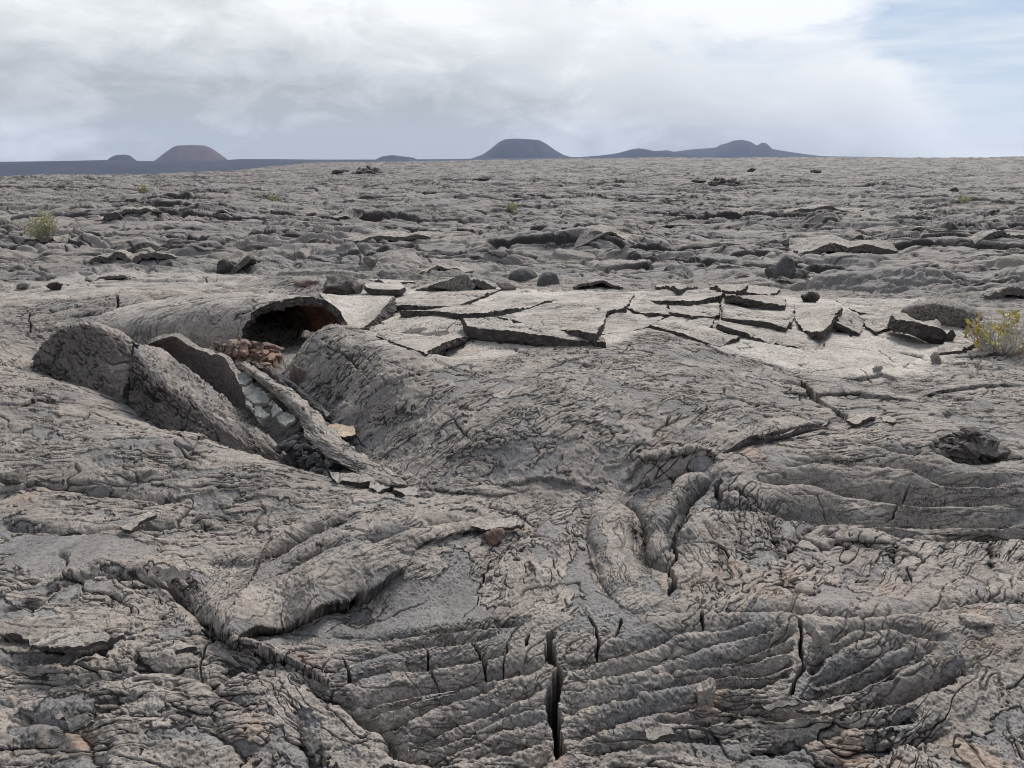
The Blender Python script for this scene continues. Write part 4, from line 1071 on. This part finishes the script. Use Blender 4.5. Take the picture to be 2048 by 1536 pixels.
rock('pale_wedge', 'pale pyramid-shaped wedge leaning on the long dark slab', 908, 584, 94, 34, 108, M_LAVA, depth=.4, cuts=7, flat=.7)
rock('dark_wedge', 'small dark blocks at the right end of the long dark slab', 1014, 580, 46, 16, 109, M_GREY, depth=.6)
rock('block', 'dark brown lump on the rear plates, right of the plate with one crack', 1846, 619, 28, 16, 110, M_BROKEN)
rock('twig_lump', 'dark ragged lump at the back edge above the sharp-cornered plate', 1622, 605, 34, 20, 111, M_BROKEN, rough=.3)
for k, (pp, lab) in enumerate([([(1452,590,.05),(1570,598,.05),(1572,610,.09),(1520,604,.1),(1450,596,.1)], 'long brown slab edge behind the broad pale plate'),
   ([(1310,572,.03),(1350,566,.02),(1395,574,.03),(1360,580,.08)], 'dark flake lying on the rear edge of the left plates'),
   ([(1420,572,.04),(1480,566,.05),(1560,580,.03),(1540,590,.06),(1450,582,.08)], 'brown tilted slab behind the thick dark-fronted plate'),
   ([(1472,585,.16),(1490,570,.2),(1500,571,.2),(1482,587,.15)], 'narrow brown splinter standing on the bend of the plates')]):
    slab('brown_slab', lab, pp, .07, .0, top=M_GREY, edge=M_BROKEN, seed=115 + k)

# ---- lifted crust edges across the middle distance: lens-shaped dark openings under a raised lip
def lifted(label, u0, v0, u1, v1, hpx, depth=1.6, skew=.5, seed=1, mat=None, group='lifted crust edges in the middle distance'):
    A, B = ground_hit(u0, v0), ground_hit(u1, v1)
    if abs(A[1] - B[1]) > .35 * max(A[1], B[1]): B = at_y(u1, v1, A[1]); B[2] = A[2]
    d = np.linalg.norm((A + B) / 2 - [0, 0, CAMH]); h = .72 * hpx * d / F; L = np.linalg.norm(B - A)
    depth = min(depth * L * .5, 14 * h)
    ts = np.linspace(0, 1, 7); near_, mid_, far_ = [], [], []
    for t in ts:
        p = A + (B - A) * t; e = max(math.sin(math.pi * t ** (math.log(.5) / math.log(skew))), 0) ** .7
        q = float(Znear(p[0], p[1])); back = np.array([0, depth * (.3 + .7 * e), 0])
        near_.append(('p', p[0], p[1], q + h * e + .01)); m = p + back * .5; mid_.append(('p', m[0], m[1], max(float(Znear(m[0], m[1])), q) + .6 * h * e + .01)); f = p + back; far_.append(('p', f[0], f[1], float(Znear(f[0], f[1])) - .04))
    patch('lifted_crust', label, [near_, mid_, far_], min(h * .75, .3), (0, 0, -1), nu=110, nv=26, pale=.3, edge=mat or M_EDGE, back=M_EDGE, seed=seed, amp=min(h * .14, .04), rough=1.6, group=group)
for k, a in enumerate([
 ('long thin dark opening under lifted crust, highest one on the right half', 1570,431,1728,421,11), ('long arched lifted crust edge below the highest dark opening on the right', 1722,467,1900,466,14),
 ('brown ragged lifted crust edge left of the arched one, above the round boulder', 1598,508,1795,507,24), ('lifted crust edge running out of the picture on the right', 1950,492,2080,480,16),
 ('wide brown opening under a lifted lip left of the middle', 690,482,862,478,16), ('thin straight lifted edge above the wide brown opening', 625,437,725,438,7),
 ('lifted crust edge right of the leafy bush on the left', 190,443,318,433,11), ('dark open hollow under a folded lip on the left', 178,527,262,524,19),
 ('broad dark hollow beside the folded lip on the left', 266,525,352,522,17), ('brown slab edge behind the long dark slab', 838,548,945,546,13),
 ('long dark slab standing behind the pale wedge', 832,582,990,580,26), ('small lifted edge with a torn lip in the middle distance', 1088,446,1192,443,7),
 ('fine straight lifted edge just right of the middle', 1292,455,1405,452,5), ('dark slab edge low on the left below the tumbled lobes', 170,562,262,560,9),
 ('low lifted edge below the boulder pair', 1150,580,1245,580,10), ('lifted lip of the cave-like hollow at the right edge of the picture', 1975,598,2090,596,22),
 ('faint lifted edge high on the left slope', 50,487,130,487,8), ('lifted edge above the ridged lobes on the right', 1150,500,1290,478,8), ('thin lifted edge far out right of the rubble pile', 1350,353,1420,351,4),
 ('tiny dark lifted edge in the centre of the plain', 915,462,962,462,7), ('short lifted edge left of the faint far bush', 430,431,465,431,6), ('short dark lifted edge on the upper right plain', 1330,402,1375,402,4),
 ]): lifted(*a, seed=140 + k, skew=.5 + .12 * math.sin(k * 2.1))
_y = float(ground_hit(450, 548)[1])
patch('tilted_plank', 'grey plank of crust tilted up over a black hollow left of the middle', [[(446,549,_y),(470,530,_y + .05),(497,509,_y + .1)], [(452,549,_y + .25),(476,532,_y + .3),(503,513,_y + .35)], [(462,549,_y + .5),(485,536,_y + .55),(508,519,_y + .6)]], .07, (.6, .5, -.6), nu=70, nv=30, pale=.3, edge=M_EDGE, amp=.02, seed=180)
rock('hollow_shade_block', 'black block standing in for the shade of the hollow under the tilted grey plank', 446, 548, 34, 26, 181, M_BLACK, depth=.5)  # black block added to paint in the shade of the hollow
for k, (u, v, w, h, m, lab) in enumerate([
 (1046,557,62,19,M_PILLOW,'dark smooth boulder, left one of the pair behind the plates'), (1098,571,48,25,M_PILLOW,'dark smooth boulder, right one of the pair behind the plates'),
 (1572,556,44,40,M_PILLOW,'round dark boulder in a ragged nest of slabs on the right'), 
 (742,535,28,20,M_LAVA,'pale cube-shaped block leaning on the big dark pillow lobe'),
 
 
 
 (24,972,42,22,M_EDGE,'dark square block lying at the left edge on the front mound'), (42,580,22,10,M_LAVA,'small grey block on the left flow, farther left of two'), (105,582,26,14,M_BROKEN,'small dark three-cornered block on the left flow'),
 (222,443,30,14,M_BROKEN,'dark brown rock on the lifted edge beside the leafy bush'), (310,430,20,10,M_BROKEN,'little dark rock at the right end of the lifted edge by the bush'),
 (1400,366,30,7,M_BROKEN,'low dark rubble left of the far rubble pile'),
 (965,362,40,9,M_BROKEN,'dark rock far out near the middle'),
 (1912,384,18,8,M_BROKEN,'lone dark rock on the upper right plain'), (1630,346,22,6,M_BROKEN,'small dark rock far out below the right-hand hills'), (1505,344,16,7,M_BROKEN,'tiny dark rock far out below the twin-humped hill'),
 (1415,1415,38,46,M_GREY,'tan crumbly rock standing in the cleft of the front ropes'), (1960,1262,54,16,M_GREY,'crumbly lump on the rope crest at the right edge'),
 (985,1085,46,26,M_REDB,'pinkish rock under the torn flake at the end of the left fold'), (905,1075,26,20,M_GREY,'small grey rock left of the pinkish rock under the torn flake'),
 (1380,1075,44,22,M_GREY,'rolled grey scrap of crust beside the vertical cord'), (850,995,26,10,M_GREY,'small flat grey stone on the saddle below the dome'),
 (640,1100,20,12,M_BROKEN,'small dark stone above the left fold'), (1755,752,18,14,M_GREY,'small stub of crust on the right slope below the plates'), (1875,728,20,22,M_GREY,'upright stub at the right end of the pale slope'),
 (1640,1295,34,30,M_GREY,'brown cube of crust at the fork of the right-hand crack'), 
 
 ]): rock('rock', lab, u, v, w, h, 200 + k, m, rough=.10 if m is M_PILLOW else .18, cuts=3 if m is M_PILLOW else 9, flat=.95 if m is M_PILLOW else .75)
for k, (u, v, w, h, lab) in enumerate([(1545,556,26,20,'brown broken slab left of the round dark boulder'), (1606,558,34,18,'brown broken slab right of the round dark boulder'), (1575,566,40,10,'flat brown slab in front of the round dark boulder'), (1590,530,40,9,'thin slab edge behind the round dark boulder')]):
    rock('nest_slab', lab, u, v, w, h, 260 + k, M_EDGE, 'lava slab', rough=.2, cuts=6, flat=.7)
rubble('rubble_pile', 'dark rubble pile far out on the right plain', 1420,370,1482,370,15,60, 43, M_EDGE, frag=(.3, .8), dpt=.4)
rubble('rubble_pile', 'dark jagged rubble far out left of the middle, right of the low rock', 712,348,762,348,11,50, 68, M_EDGE, frag=(.7, 1.2), dpt=.4)
rock('rock', 'low dark rock far out left of the middle', 680, 348, 34, 8, 71, M_EDGE)
# rubble pit on the right slope
rubble('rubble_pit', 'brown broken rubble tumbled in the pit on the right slope', 1875, 905, 1995, 905, 40, 120, 77, M_EDGE, dpt=.6, frag=(.25, .7))
# flakes lifted off the crust in the foreground
FL = [([(925,1058,.02),(985,1040,.04),(1040,1030,.05),(1048,1046,.05),(985,1062,.03)], 'pale torn flake curling up at the end of the left fold', None),
 ([(1445,912,.02),(1500,880,.05),(1590,862,.05),(1655,842,.05),(1650,852,.03),(1560,874,.02)], 'long lifted flake of crust along the slot below the wide crack', None),
 ([(1690,842,.02),(1740,826,.03),(1752,834,.04),(1712,850,.03)], 'small brown flake at the lower end of the wide crack', M_GREY),
 ([(1765,836,.01),(1790,842,.03),(1786,850,.03),(1762,845,.02)], 'tiny flake right of the wide crack', M_GREY),
 ([(345,1284,.05),(395,1300,.06),(350,1310,.05)], 'narrow pale splinter on the lower left lobe', M_GREY),
 ([(240,1060,.03),(300,1030,.05),(312,1034,.05),(254,1066,.03)], 'stick-like splinter of crust lying on the left slope', M_GREY),
 ([(110,1438,.02),(165,1446,.06),(180,1462,.06),(150,1464,.04)], 'flake over a small dark hole on the lower left lobe', None),
 ([(20,1265,.07),(120,1262,.09),(200,1268,.11),(250,1276,.10),(190,1288,.10),(110,1300,.09),(60,1290,.07)], 'lifted leaf of crust roofing the black hole at the lower left', None),
 ([(95,1318,.03),(150,1310,.05),(135,1328,.04)], 'dark chip beside the black hole at the lower left', M_PILLOW),
 ([(1500,1410,.02),(1560,1396,.05),(1600,1404,.05),(1540,1418,.03)], 'thin flake along the cleft above the lower rope ridge', M_GREY),
 ([(1590,1418,.02),(1660,1402,.05),(1690,1408,.05),(1630,1424,.03)], 'second thin flake along the cleft above the lower rope ridge, farther right', M_GREY),
 ([(1285,1465,.02),(1340,1455,.05),(1350,1470,.05),(1300,1480,.03)], 'flat flake right of the foot of the black crack', None),
 ([(340,1160,.03),(300,1140,.05),(345,1134,.07),(375,1150,.05)], 'dark-ended cap of crust above the left fold', M_GREY)]
for k, (pp, lab, m) in enumerate(FL): slab('crust_flake', lab, pp, .018, .4, top=m, edge=M_BROKEN, seed=320 + k, cat='crust flake')
log('slabs and rocks')

# ---- plants
def leaf_mat(name, cols):
    m, nt, nodes, links = new_mat(name)
    oi = N(nt, 'ShaderNodeNewGeometry'); c = ramp(nt, oi.outputs['Random Per Island'], [(i / max(len(cols) - 1, 1), q) for i, q in enumerate(cols)])
    b = N(nt, 'ShaderNodeBsdfPrincipled'); links.new(c, b.inputs['Base Color']); b.inputs['Roughness'].default_value = .6
    o = N(nt, 'ShaderNodeOutputMaterial'); links.new(b.outputs[0], o.inputs[0]); return m
M_TWIG = leaf_mat('dry_twig', [(.26, .235, .21), (.44, .41, .37)])
M_LEAF = leaf_mat('yellow_green_leaf', [(.26, .29, .05), (.46, .38, .06), (.52, .36, .10), (.34, .34, .06), (.48, .20, .07)])
M_LEAF2 = leaf_mat('dull_leaf', [(.32, .33, .15), (.40, .38, .19), (.46, .36, .22)])
def tube_into(V, Fc, pts, r0, r1, k=5):
    base = len(V); n = len(pts)
    for i, p in enumerate(pts):
        d = np.array(pts[min(i + 1, n - 1)]) - np.array(pts[max(i - 1, 0)]); d = d / (np.linalg.norm(d) + 1e-9)
        a = np.cross(d, [.3, .9, .2]); a /= np.linalg.norm(a) + 1e-9; b = np.cross(d, a); r = r0 + (r1 - r0) * i / (n - 1)
        for q in range(k):
            t = 2 * math.pi * q / k; V.append(np.array(p) + r * (math.cos(t) * a + math.sin(t) * b))
    for i in range(n - 1):
        for q in range(k):
            Fc.append((base + i * k + q, base + i * k + (q + 1) % k, base + (i + 1) * k + (q + 1) % k, base + (i + 1) * k + q))
def bush(label, u, v, wpx, hpx, seed, nst, nleaf, lm, leaflen, name='bush', bare=.3, tr=.004):
    p0 = ground_hit(u, v); d = np.linalg.norm(p0 - [0, 0, CAMH]); W, Hh = wpx * d / F / 2, hpx * d / F
    rg = np.random.RandomState(seed); V, Fc, LV, LF = [], [], [], []
    for s in range(nst):
        a = rg.uniform(0, 2 * math.pi); rr_ = math.sqrt(rg.rand()) * W; top = np.array([math.cos(a) * rr_, math.sin(a) * rr_ * .8, Hh * rg.uniform(.45, 1.0) * (1 - .45 * (rr_ / W) ** 2)])
        root = np.array([top[0] * .15, top[1] * .15, -.03]); pts = []
        for i in range(7):
            t = i / 6; pts.append(root + (top - root) * t + np.array([math.cos(a), math.sin(a), 0]) * .12 * W * math.sin(math.pi * t) + rg.normal(size=3) * .025 * Hh * t)
        tube_into(V, Fc, pts, tr, tr * .35)
        tips = [(pts[-1], pts[-1] - pts[-2])]
        for b in range(3):
            i = rg.randint(2, 6); e = pts[i] + (rg.normal(size=3) * np.array([.16, .16, .05]) + np.array([0, 0, .16])) * Hh * .8
            tube_into(V, Fc, [pts[i], (pts[i] + e) / 2 + rg.normal(size=3) * .01, e], tr * .6, tr * .25, 4); tips.append((e, e - pts[i]))
        for (tp, dr) in tips:
            if rg.rand() < bare: continue
            dr = dr / (np.linalg.norm(dr) + 1e-9)
            for l in range(nleaf):
                o_ = tp - dr * rg.rand() * leaflen * 2.2; la = rg.normal(size=3) * .8 + dr * .6 + np.array([0, 0, .35]); la /= np.linalg.norm(la); sd_ = np.cross(la, rg.normal(size=3)); sd_ /= np.linalg.norm(sd_) + 1e-9
                L = leaflen * rg.uniform(.6, 1.2); w = L * .24; b0 = len(LV); up_ = np.cross(la, sd_) * L * .12
                LV += [o_, o_ + la * L * .45 + sd_ * w + up_, o_ + la * L, o_ + la * L * .45 - sd_ * w + up_]; LF.append((b0, b0 + 1, b0 + 2, b0 + 3))
    e = bpy.data.objects.new(name, None); COL.objects.link(e); e.location = p0; finish(e, label, 'bush')
    me = bpy.data.meshes.new('stems'); me.from_pydata([tuple(x) for x in V], [], Fc); me.materials.append(M_TWIG); link('stems', me, e)
    if LV:
        me = bpy.data.meshes.new('leaves'); me.from_pydata([tuple(x) for x in LV], [], LF); me.materials.append(lm); link('leaves', me, e)
    return e
bush('dry twiggy bush with yellow-green and reddish leaves at the right edge of the plates', 2008, 704, 160, 76, 3, 85, 8, M_LEAF, .038, bare=.82)
bush('leafy yellow-green bush standing on the left lava slope', 90, 480, 58, 54, 4, 50, 9, M_LEAF2, .045, bare=.25, tr=.006)
bush('small faint yellow-green bush in the middle of the plain', 1023, 426, 22, 20, 5, 14, 12, M_LEAF2, .07, bare=.1, tr=.008)
bush('tiny dry bush far out on the left half of the plain', 547, 402, 16, 12, 6, 10, 10, M_LEAF2, .09, bare=.2, tr=.010)
bush('tiny dry bush far out on the left, beyond the leafy one', 287, 384, 20, 14, 7, 10, 10, M_LEAF2, .12, bare=.2, tr=.012)
bush('faint dry tuft on the upper right plain', 1925, 406, 24, 12, 8, 10, 8, M_LEAF2, .09, bare=.5, tr=.010)

# ---- far cinder cones and the low plain before them
def hill(label, prof, dist, depth, col, col2, seed, rough=1.0):
    """a cinder cone or ridge: skyline read off the photo (pixels), standing at its distance, rounded front and back"""
    mid = (prof[0][0] + prof[-1][0]) / 2; C = at_y(mid, 318, dist); rh = np.array([C[0], C[1], 0]); R0_ = np.linalg.norm(rh); rh /= R0_; th_ = np.array([rh[1], -rh[0], 0]); P = []
    for u, v in prof:
        d = ray(u, v); P.append(np.array([0, 0, CAMH]) + d * (R0_ / (d @ rh)))
    P = np.array(P); xs = P @ th_; top = P[:, 2]; zb = -60.0
    nx, ny = 300, 71
    X = np.linspace(xs[0], xs[-1], nx); Tz = np.interp(X, xs, top)
    Yv = np.linspace(-1, 1, ny); gx, gy = np.meshgrid(X, Yv)
    f = np.clip(1 - np.abs(gy) ** 1.6, 0, 1)
    gz = zb + (Tz[None] - zb) * (f ** .8)
    fl = np.minimum(gz, Tz[None] - .0)
    gul = fbm(gx / 45 + seed, gy * depth / 160 + seed, 70, 3) * 3.0 * rough * (1 - np.exp(-((1 - f) * 6)))
    Vv = np.stack([gx * th_[0] + rh[0] * (R0_ + gy * depth), gx * th_[1] + rh[1] * (R0_ + gy * depth), fl + gul], -1).reshape(-1, 3)
    org = np.array([C[0], C[1], zb]); me = grid_mesh('hill', Vv - org, ny, nx)
    m, nt, nodes, links = new_mat('cinder'); tc = N(nt, 'ShaderNodeTexCoord'); n1 = noise(nt, tc.outputs['Object'], .012, 6, .65)
    c = mixc(nt, ramp(nt, n1, [(.35, (0, 0, 0)), (.65, (1, 1, 1))]), (*col, 1), (*col2, 1)); b = N(nt, 'ShaderNodeBsdfPrincipled'); links.new(c, b.inputs['Base Color']); b.inputs['Roughness'].default_value = 1; b.inputs['Specular IOR Level'].default_value = .1
    o = N(nt, 'ShaderNodeOutputMaterial'); links.new(b.outputs[0], o.inputs[0]); me.materials.append(m)
    ob = link('hill', me); ob.location = org; ob['kind'] = 'structure'; finish(ob, label, 'hill'); return ob
D1, D2 = (.013, .013, .018), (.026, .024, .027); RD1, RD2 = (.042, .028, .025), (.070, .047, .040)
hill('broad flat-topped reddish brown cinder cone, largest on the left', [(280,345),(298,330),(316,316),(333,303),(346,294),(355,291),(385,290),(410,291),(424,297),(440,308),(455,319),(470,330),(490,345)], 2300, 190, RD1, RD2, 1)
hill('small dark cone left of the broad reddish one', [(190,345),(208,325),(222,314),(234,309.5),(250,309),(260,311),(268,317),(285,330),(300,345)], 2250, 90, D1, RD1, 2)
hill('tall flat-topped dark cinder cone in the middle of the skyline', [(915,345),(940,318),(965,309),(980,299),(998,284),(1010,278.5),(1030,277),(1060,278.5),(1078,280),(1092,287),(1110,300),(1128,310),(1150,316),(1180,345)], 2500, 190, D1, D2, 3)
hill('low dark hump between the two big cones', [(735,345),(753,318),(765,312.5),(785,310),(800,312),(825,315),(838,320),(855,345)], 2400, 70, D1, D2, 4)
hill('dark double hump left of the long right-hand ridge', [(1130,345),(1160,314),(1200,311),(1225,308),(1240,305),(1262,299),(1278,296.5),(1295,299),(1308,302),(1335,300.5),(1350,304),(1400,309),(1450,345)], 2500, 120, D1, D2, 5)
hill('twin-humped hill with a long slope falling to the right', [(1290,345),(1330,306),(1380,299),(1432,295),(1440,290),(1455,286),(1468,281),(1485,279.5),(1500,283),(1514,291),(1524,285),(1533,286.5),(1545,298),(1575,303),(1610,308),(1650,313),(1720,317),(1800,345)], 2700, 220, D1, D2, 6)
hill('long low dark plain under the left-hand cones', [(-700,345),(-300,326),(0,323.5),(120,322),(210,320),(300,322),(440,321),(480,318),(540,318),(620,319),(760,319),(900,318),(960,317),(1140,314),(1200,315),(1400,316),(1500,345)], 1900, 300, D1, D2, 7)
hill('distant low rise along the right-hand horizon', [(1400,345),(1560,318),(1640,312),(1750,314),(1850,316),(1960,315.5),(2048,317),(2300,316),(2700,318),(2900,345)], 2900, 400, D1, D2, 8)
log('hills')

# ---- air
bm = bmesh.new(); bmesh.ops.create_cube(bm, size=1.0)
me = bpy.data.meshes.new('haze'); bm.to_mesh(me); bm.free()
hz = link('haze', me); zt_, zb_ = 130.0, -70.0
hz.location = (0, 1250, (zt_ + zb_) / 2); hz.scale = (7600, 5200, zt_ - zb_)
m, nt, nodes, links = new_mat('air'); pv = N(nt, 'ShaderNodeVolumePrincipled'); pv.inputs['Color'].default_value = (.54, .65, .92, 1); pv.inputs['Density'].default_value = HAZE; pv.inputs['Anisotropy'].default_value = .2
o = N(nt, 'ShaderNodeOutputMaterial'); links.new(pv.outputs[0], o.inputs['Volume']); me.materials.append(m)
hz['kind'] = 'stuff'; finish(hz, 'thin bluish haze over the whole lava plain', 'haze')
#@@END

# ------------------------------------------------------------------ sky, sun, camera
def make_world():
    w = bpy.data.worlds.new('World'); SC.world = w; w.use_nodes = True
    nt = w.node_tree; nt.nodes.clear()
    tc = N(nt, 'ShaderNodeTexCoord'); d = tc.outputs['Generated']
    sep = N(nt, 'ShaderNodeSeparateXYZ'); nt.links.new(d, sep.inputs[0])
    sky = N(nt, 'ShaderNodeTexSky', sky_type='NISHITA', sun_disc=False); sky.sun_elevation = math.radians(SUN_EL); sky.sun_rotation = math.radians(SUN_AZ)
    blue = N(nt, 'ShaderNodeVectorMath', operation='SCALE'); nt.links.new(sky.outputs[0], blue.inputs[0]); blue.inputs['Scale'].default_value = .10
    # overcast: a bank of cloud, bright where it ends on the right, grey towards the horizon, with pale blue beyond it
    X_, Y_, Z_ = sep.outputs
    def vec(ax, az_, off):
        mp = N(nt, 'ShaderNodeMapping'); nt.links.new(d, mp.inputs[0]); mp.inputs['Scale'].default_value = (ax, ax, az_); mp.inputs['Location'].default_value = (off, off * 1.7, off * .6); return mp.outputs[0]
    n1 = noise(nt, vec(3.2, 7.5, 4.3), 1.0, 8, .55, .5)
    n2 = noise(nt, vec(9, 22, 1.1), 1.0, 7, .6, .4)
    n3 = noise(nt, vec(3, 34, 7.7), 1.0, 6, .6, .3)
    zen = Z_
    nn = mathn(nt, 'ADD', mathn(nt, 'MULTIPLY', n1, .26), mathn(nt, 'MULTIPLY', n2, .16))
    edge = mathn(nt, 'SUBTRACT', mathn(nt, 'ADD', mathn(nt, 'MULTIPLY', X_, -.30), nn), Z_)
    edge = mathn(nt, 'SUBTRACT', edge, mathn(nt, 'MULTIPLY', mathn(nt, 'MAXIMUM', mathn(nt, 'SUBTRACT', X_, .40), 0.0), .8))
    edge = mathn(nt, 'ADD', edge, .05)
    bank = ramp(nt, edge, [(.0, (0, 0, 0)), (.05, (1, 1, 1))])
    rim = ramp(nt, edge, [(.0, (1, 1, 1)), (.05, (.8, .8, .8)), (.16, (0, 0, 0))])
    sh = mathn(nt, 'ADD', mathn(nt, 'MULTIPLY', Z_, 3.6), mathn(nt, 'MULTIPLY', mathn(nt, 'SUBTRACT', n1, .5), 1.5))
    sh = mathn(nt, 'ADD', sh, mathn(nt, 'MULTIPLY', mathn(nt, 'SUBTRACT', n2, .5), 1.2))
    sh = mathn(nt, 'ADD', sh, mathn(nt, 'MULTIPLY', X_, .12))
    ccol = ramp(nt, sh, [(.0, (.375, .40, .415)), (.22, (.50, .525, .545)), (.45, (.62, .64, .655)), (.75, (.80, .82, .84))])
    ccol = mixc(nt, mathn(nt, 'MULTIPLY', rim, .75), ccol, (.80, .82, .845, 1))
    wisp = ramp(nt, n3, [(.40, (.1, .1, .1)), (.64, (.9, .9, .9))])
    low = ramp(nt, Z_, [(.0, (1, 1, 1)), (.12, (0, 0, 0))])
    back = mixc(nt, wisp, mixc(nt, .75, blue.outputs[0], mixc(nt, low, (.28, .38, .54, 1), (.46, .55, .68, 1))), (.66, .70, .74, 1))
    col = mixc(nt, bank, back, ccol)
    zb = mathn(nt, 'MULTIPLY_ADD', mathn(nt, 'MAXIMUM', mathn(nt, 'SUBTRACT', zen, .16), 0.0), 0.45); nt.nodes[-1].inputs[2].default_value = 1.0
    vs = N(nt, 'ShaderNodeVectorMath', operation='SCALE'); nt.links.new(col, vs.inputs[0]); nt.links.new(zb, vs.inputs['Scale']); col = vs.outputs[0]
    bg = N(nt, 'ShaderNodeBackground'); nt.links.new(col, bg.inputs[0]); bg.inputs[1].default_value = 1.0
    o = N(nt, 'ShaderNodeOutputWorld'); nt.links.new(bg.outputs[0], o.inputs[0])
SUN_EL, SUN_AZ = 47, 24          # degrees; azimuth from straight ahead towards the right
make_world()
sl = bpy.data.lights.new('sun', 'SUN'); sl.energy = 4.2; sl.angle = math.radians(20); sl.color = (1, .97, .92)
so = bpy.data.objects.new('sun', sl); COL.objects.link(so)
sd = Vector((math.sin(math.radians(SUN_AZ)) * math.cos(math.radians(SUN_EL)), math.cos(math.radians(SUN_AZ)) * math.cos(math.radians(SUN_EL)), math.sin(math.radians(SUN_EL))))
so.rotation_euler = sd.to_track_quat('Z', 'Y').to_euler()
cam = bpy.data.cameras.new('camera'); cam.lens = 36 * F / 2048; cam.sensor_width = 36; cam.clip_end = 20000; cam.clip_start = .05
co = bpy.data.objects.new('camera', cam); COL.objects.link(co); co.location = (0, 0, CAMH); co.rotation_euler = (math.pi / 2 - TH, 0, 0)
SC.camera = co
SC.view_settings.view_transform = 'Standard'; SC.view_settings.look = 'None'; SC.view_settings.exposure = .30; SC.view_settings.gamma = 1
SC.cycles.filter_width = 1.05; SC.cycles.max_bounces = 5; SC.cycles.diffuse_bounces = 2; SC.cycles.volume_bounces = 0
log('done')
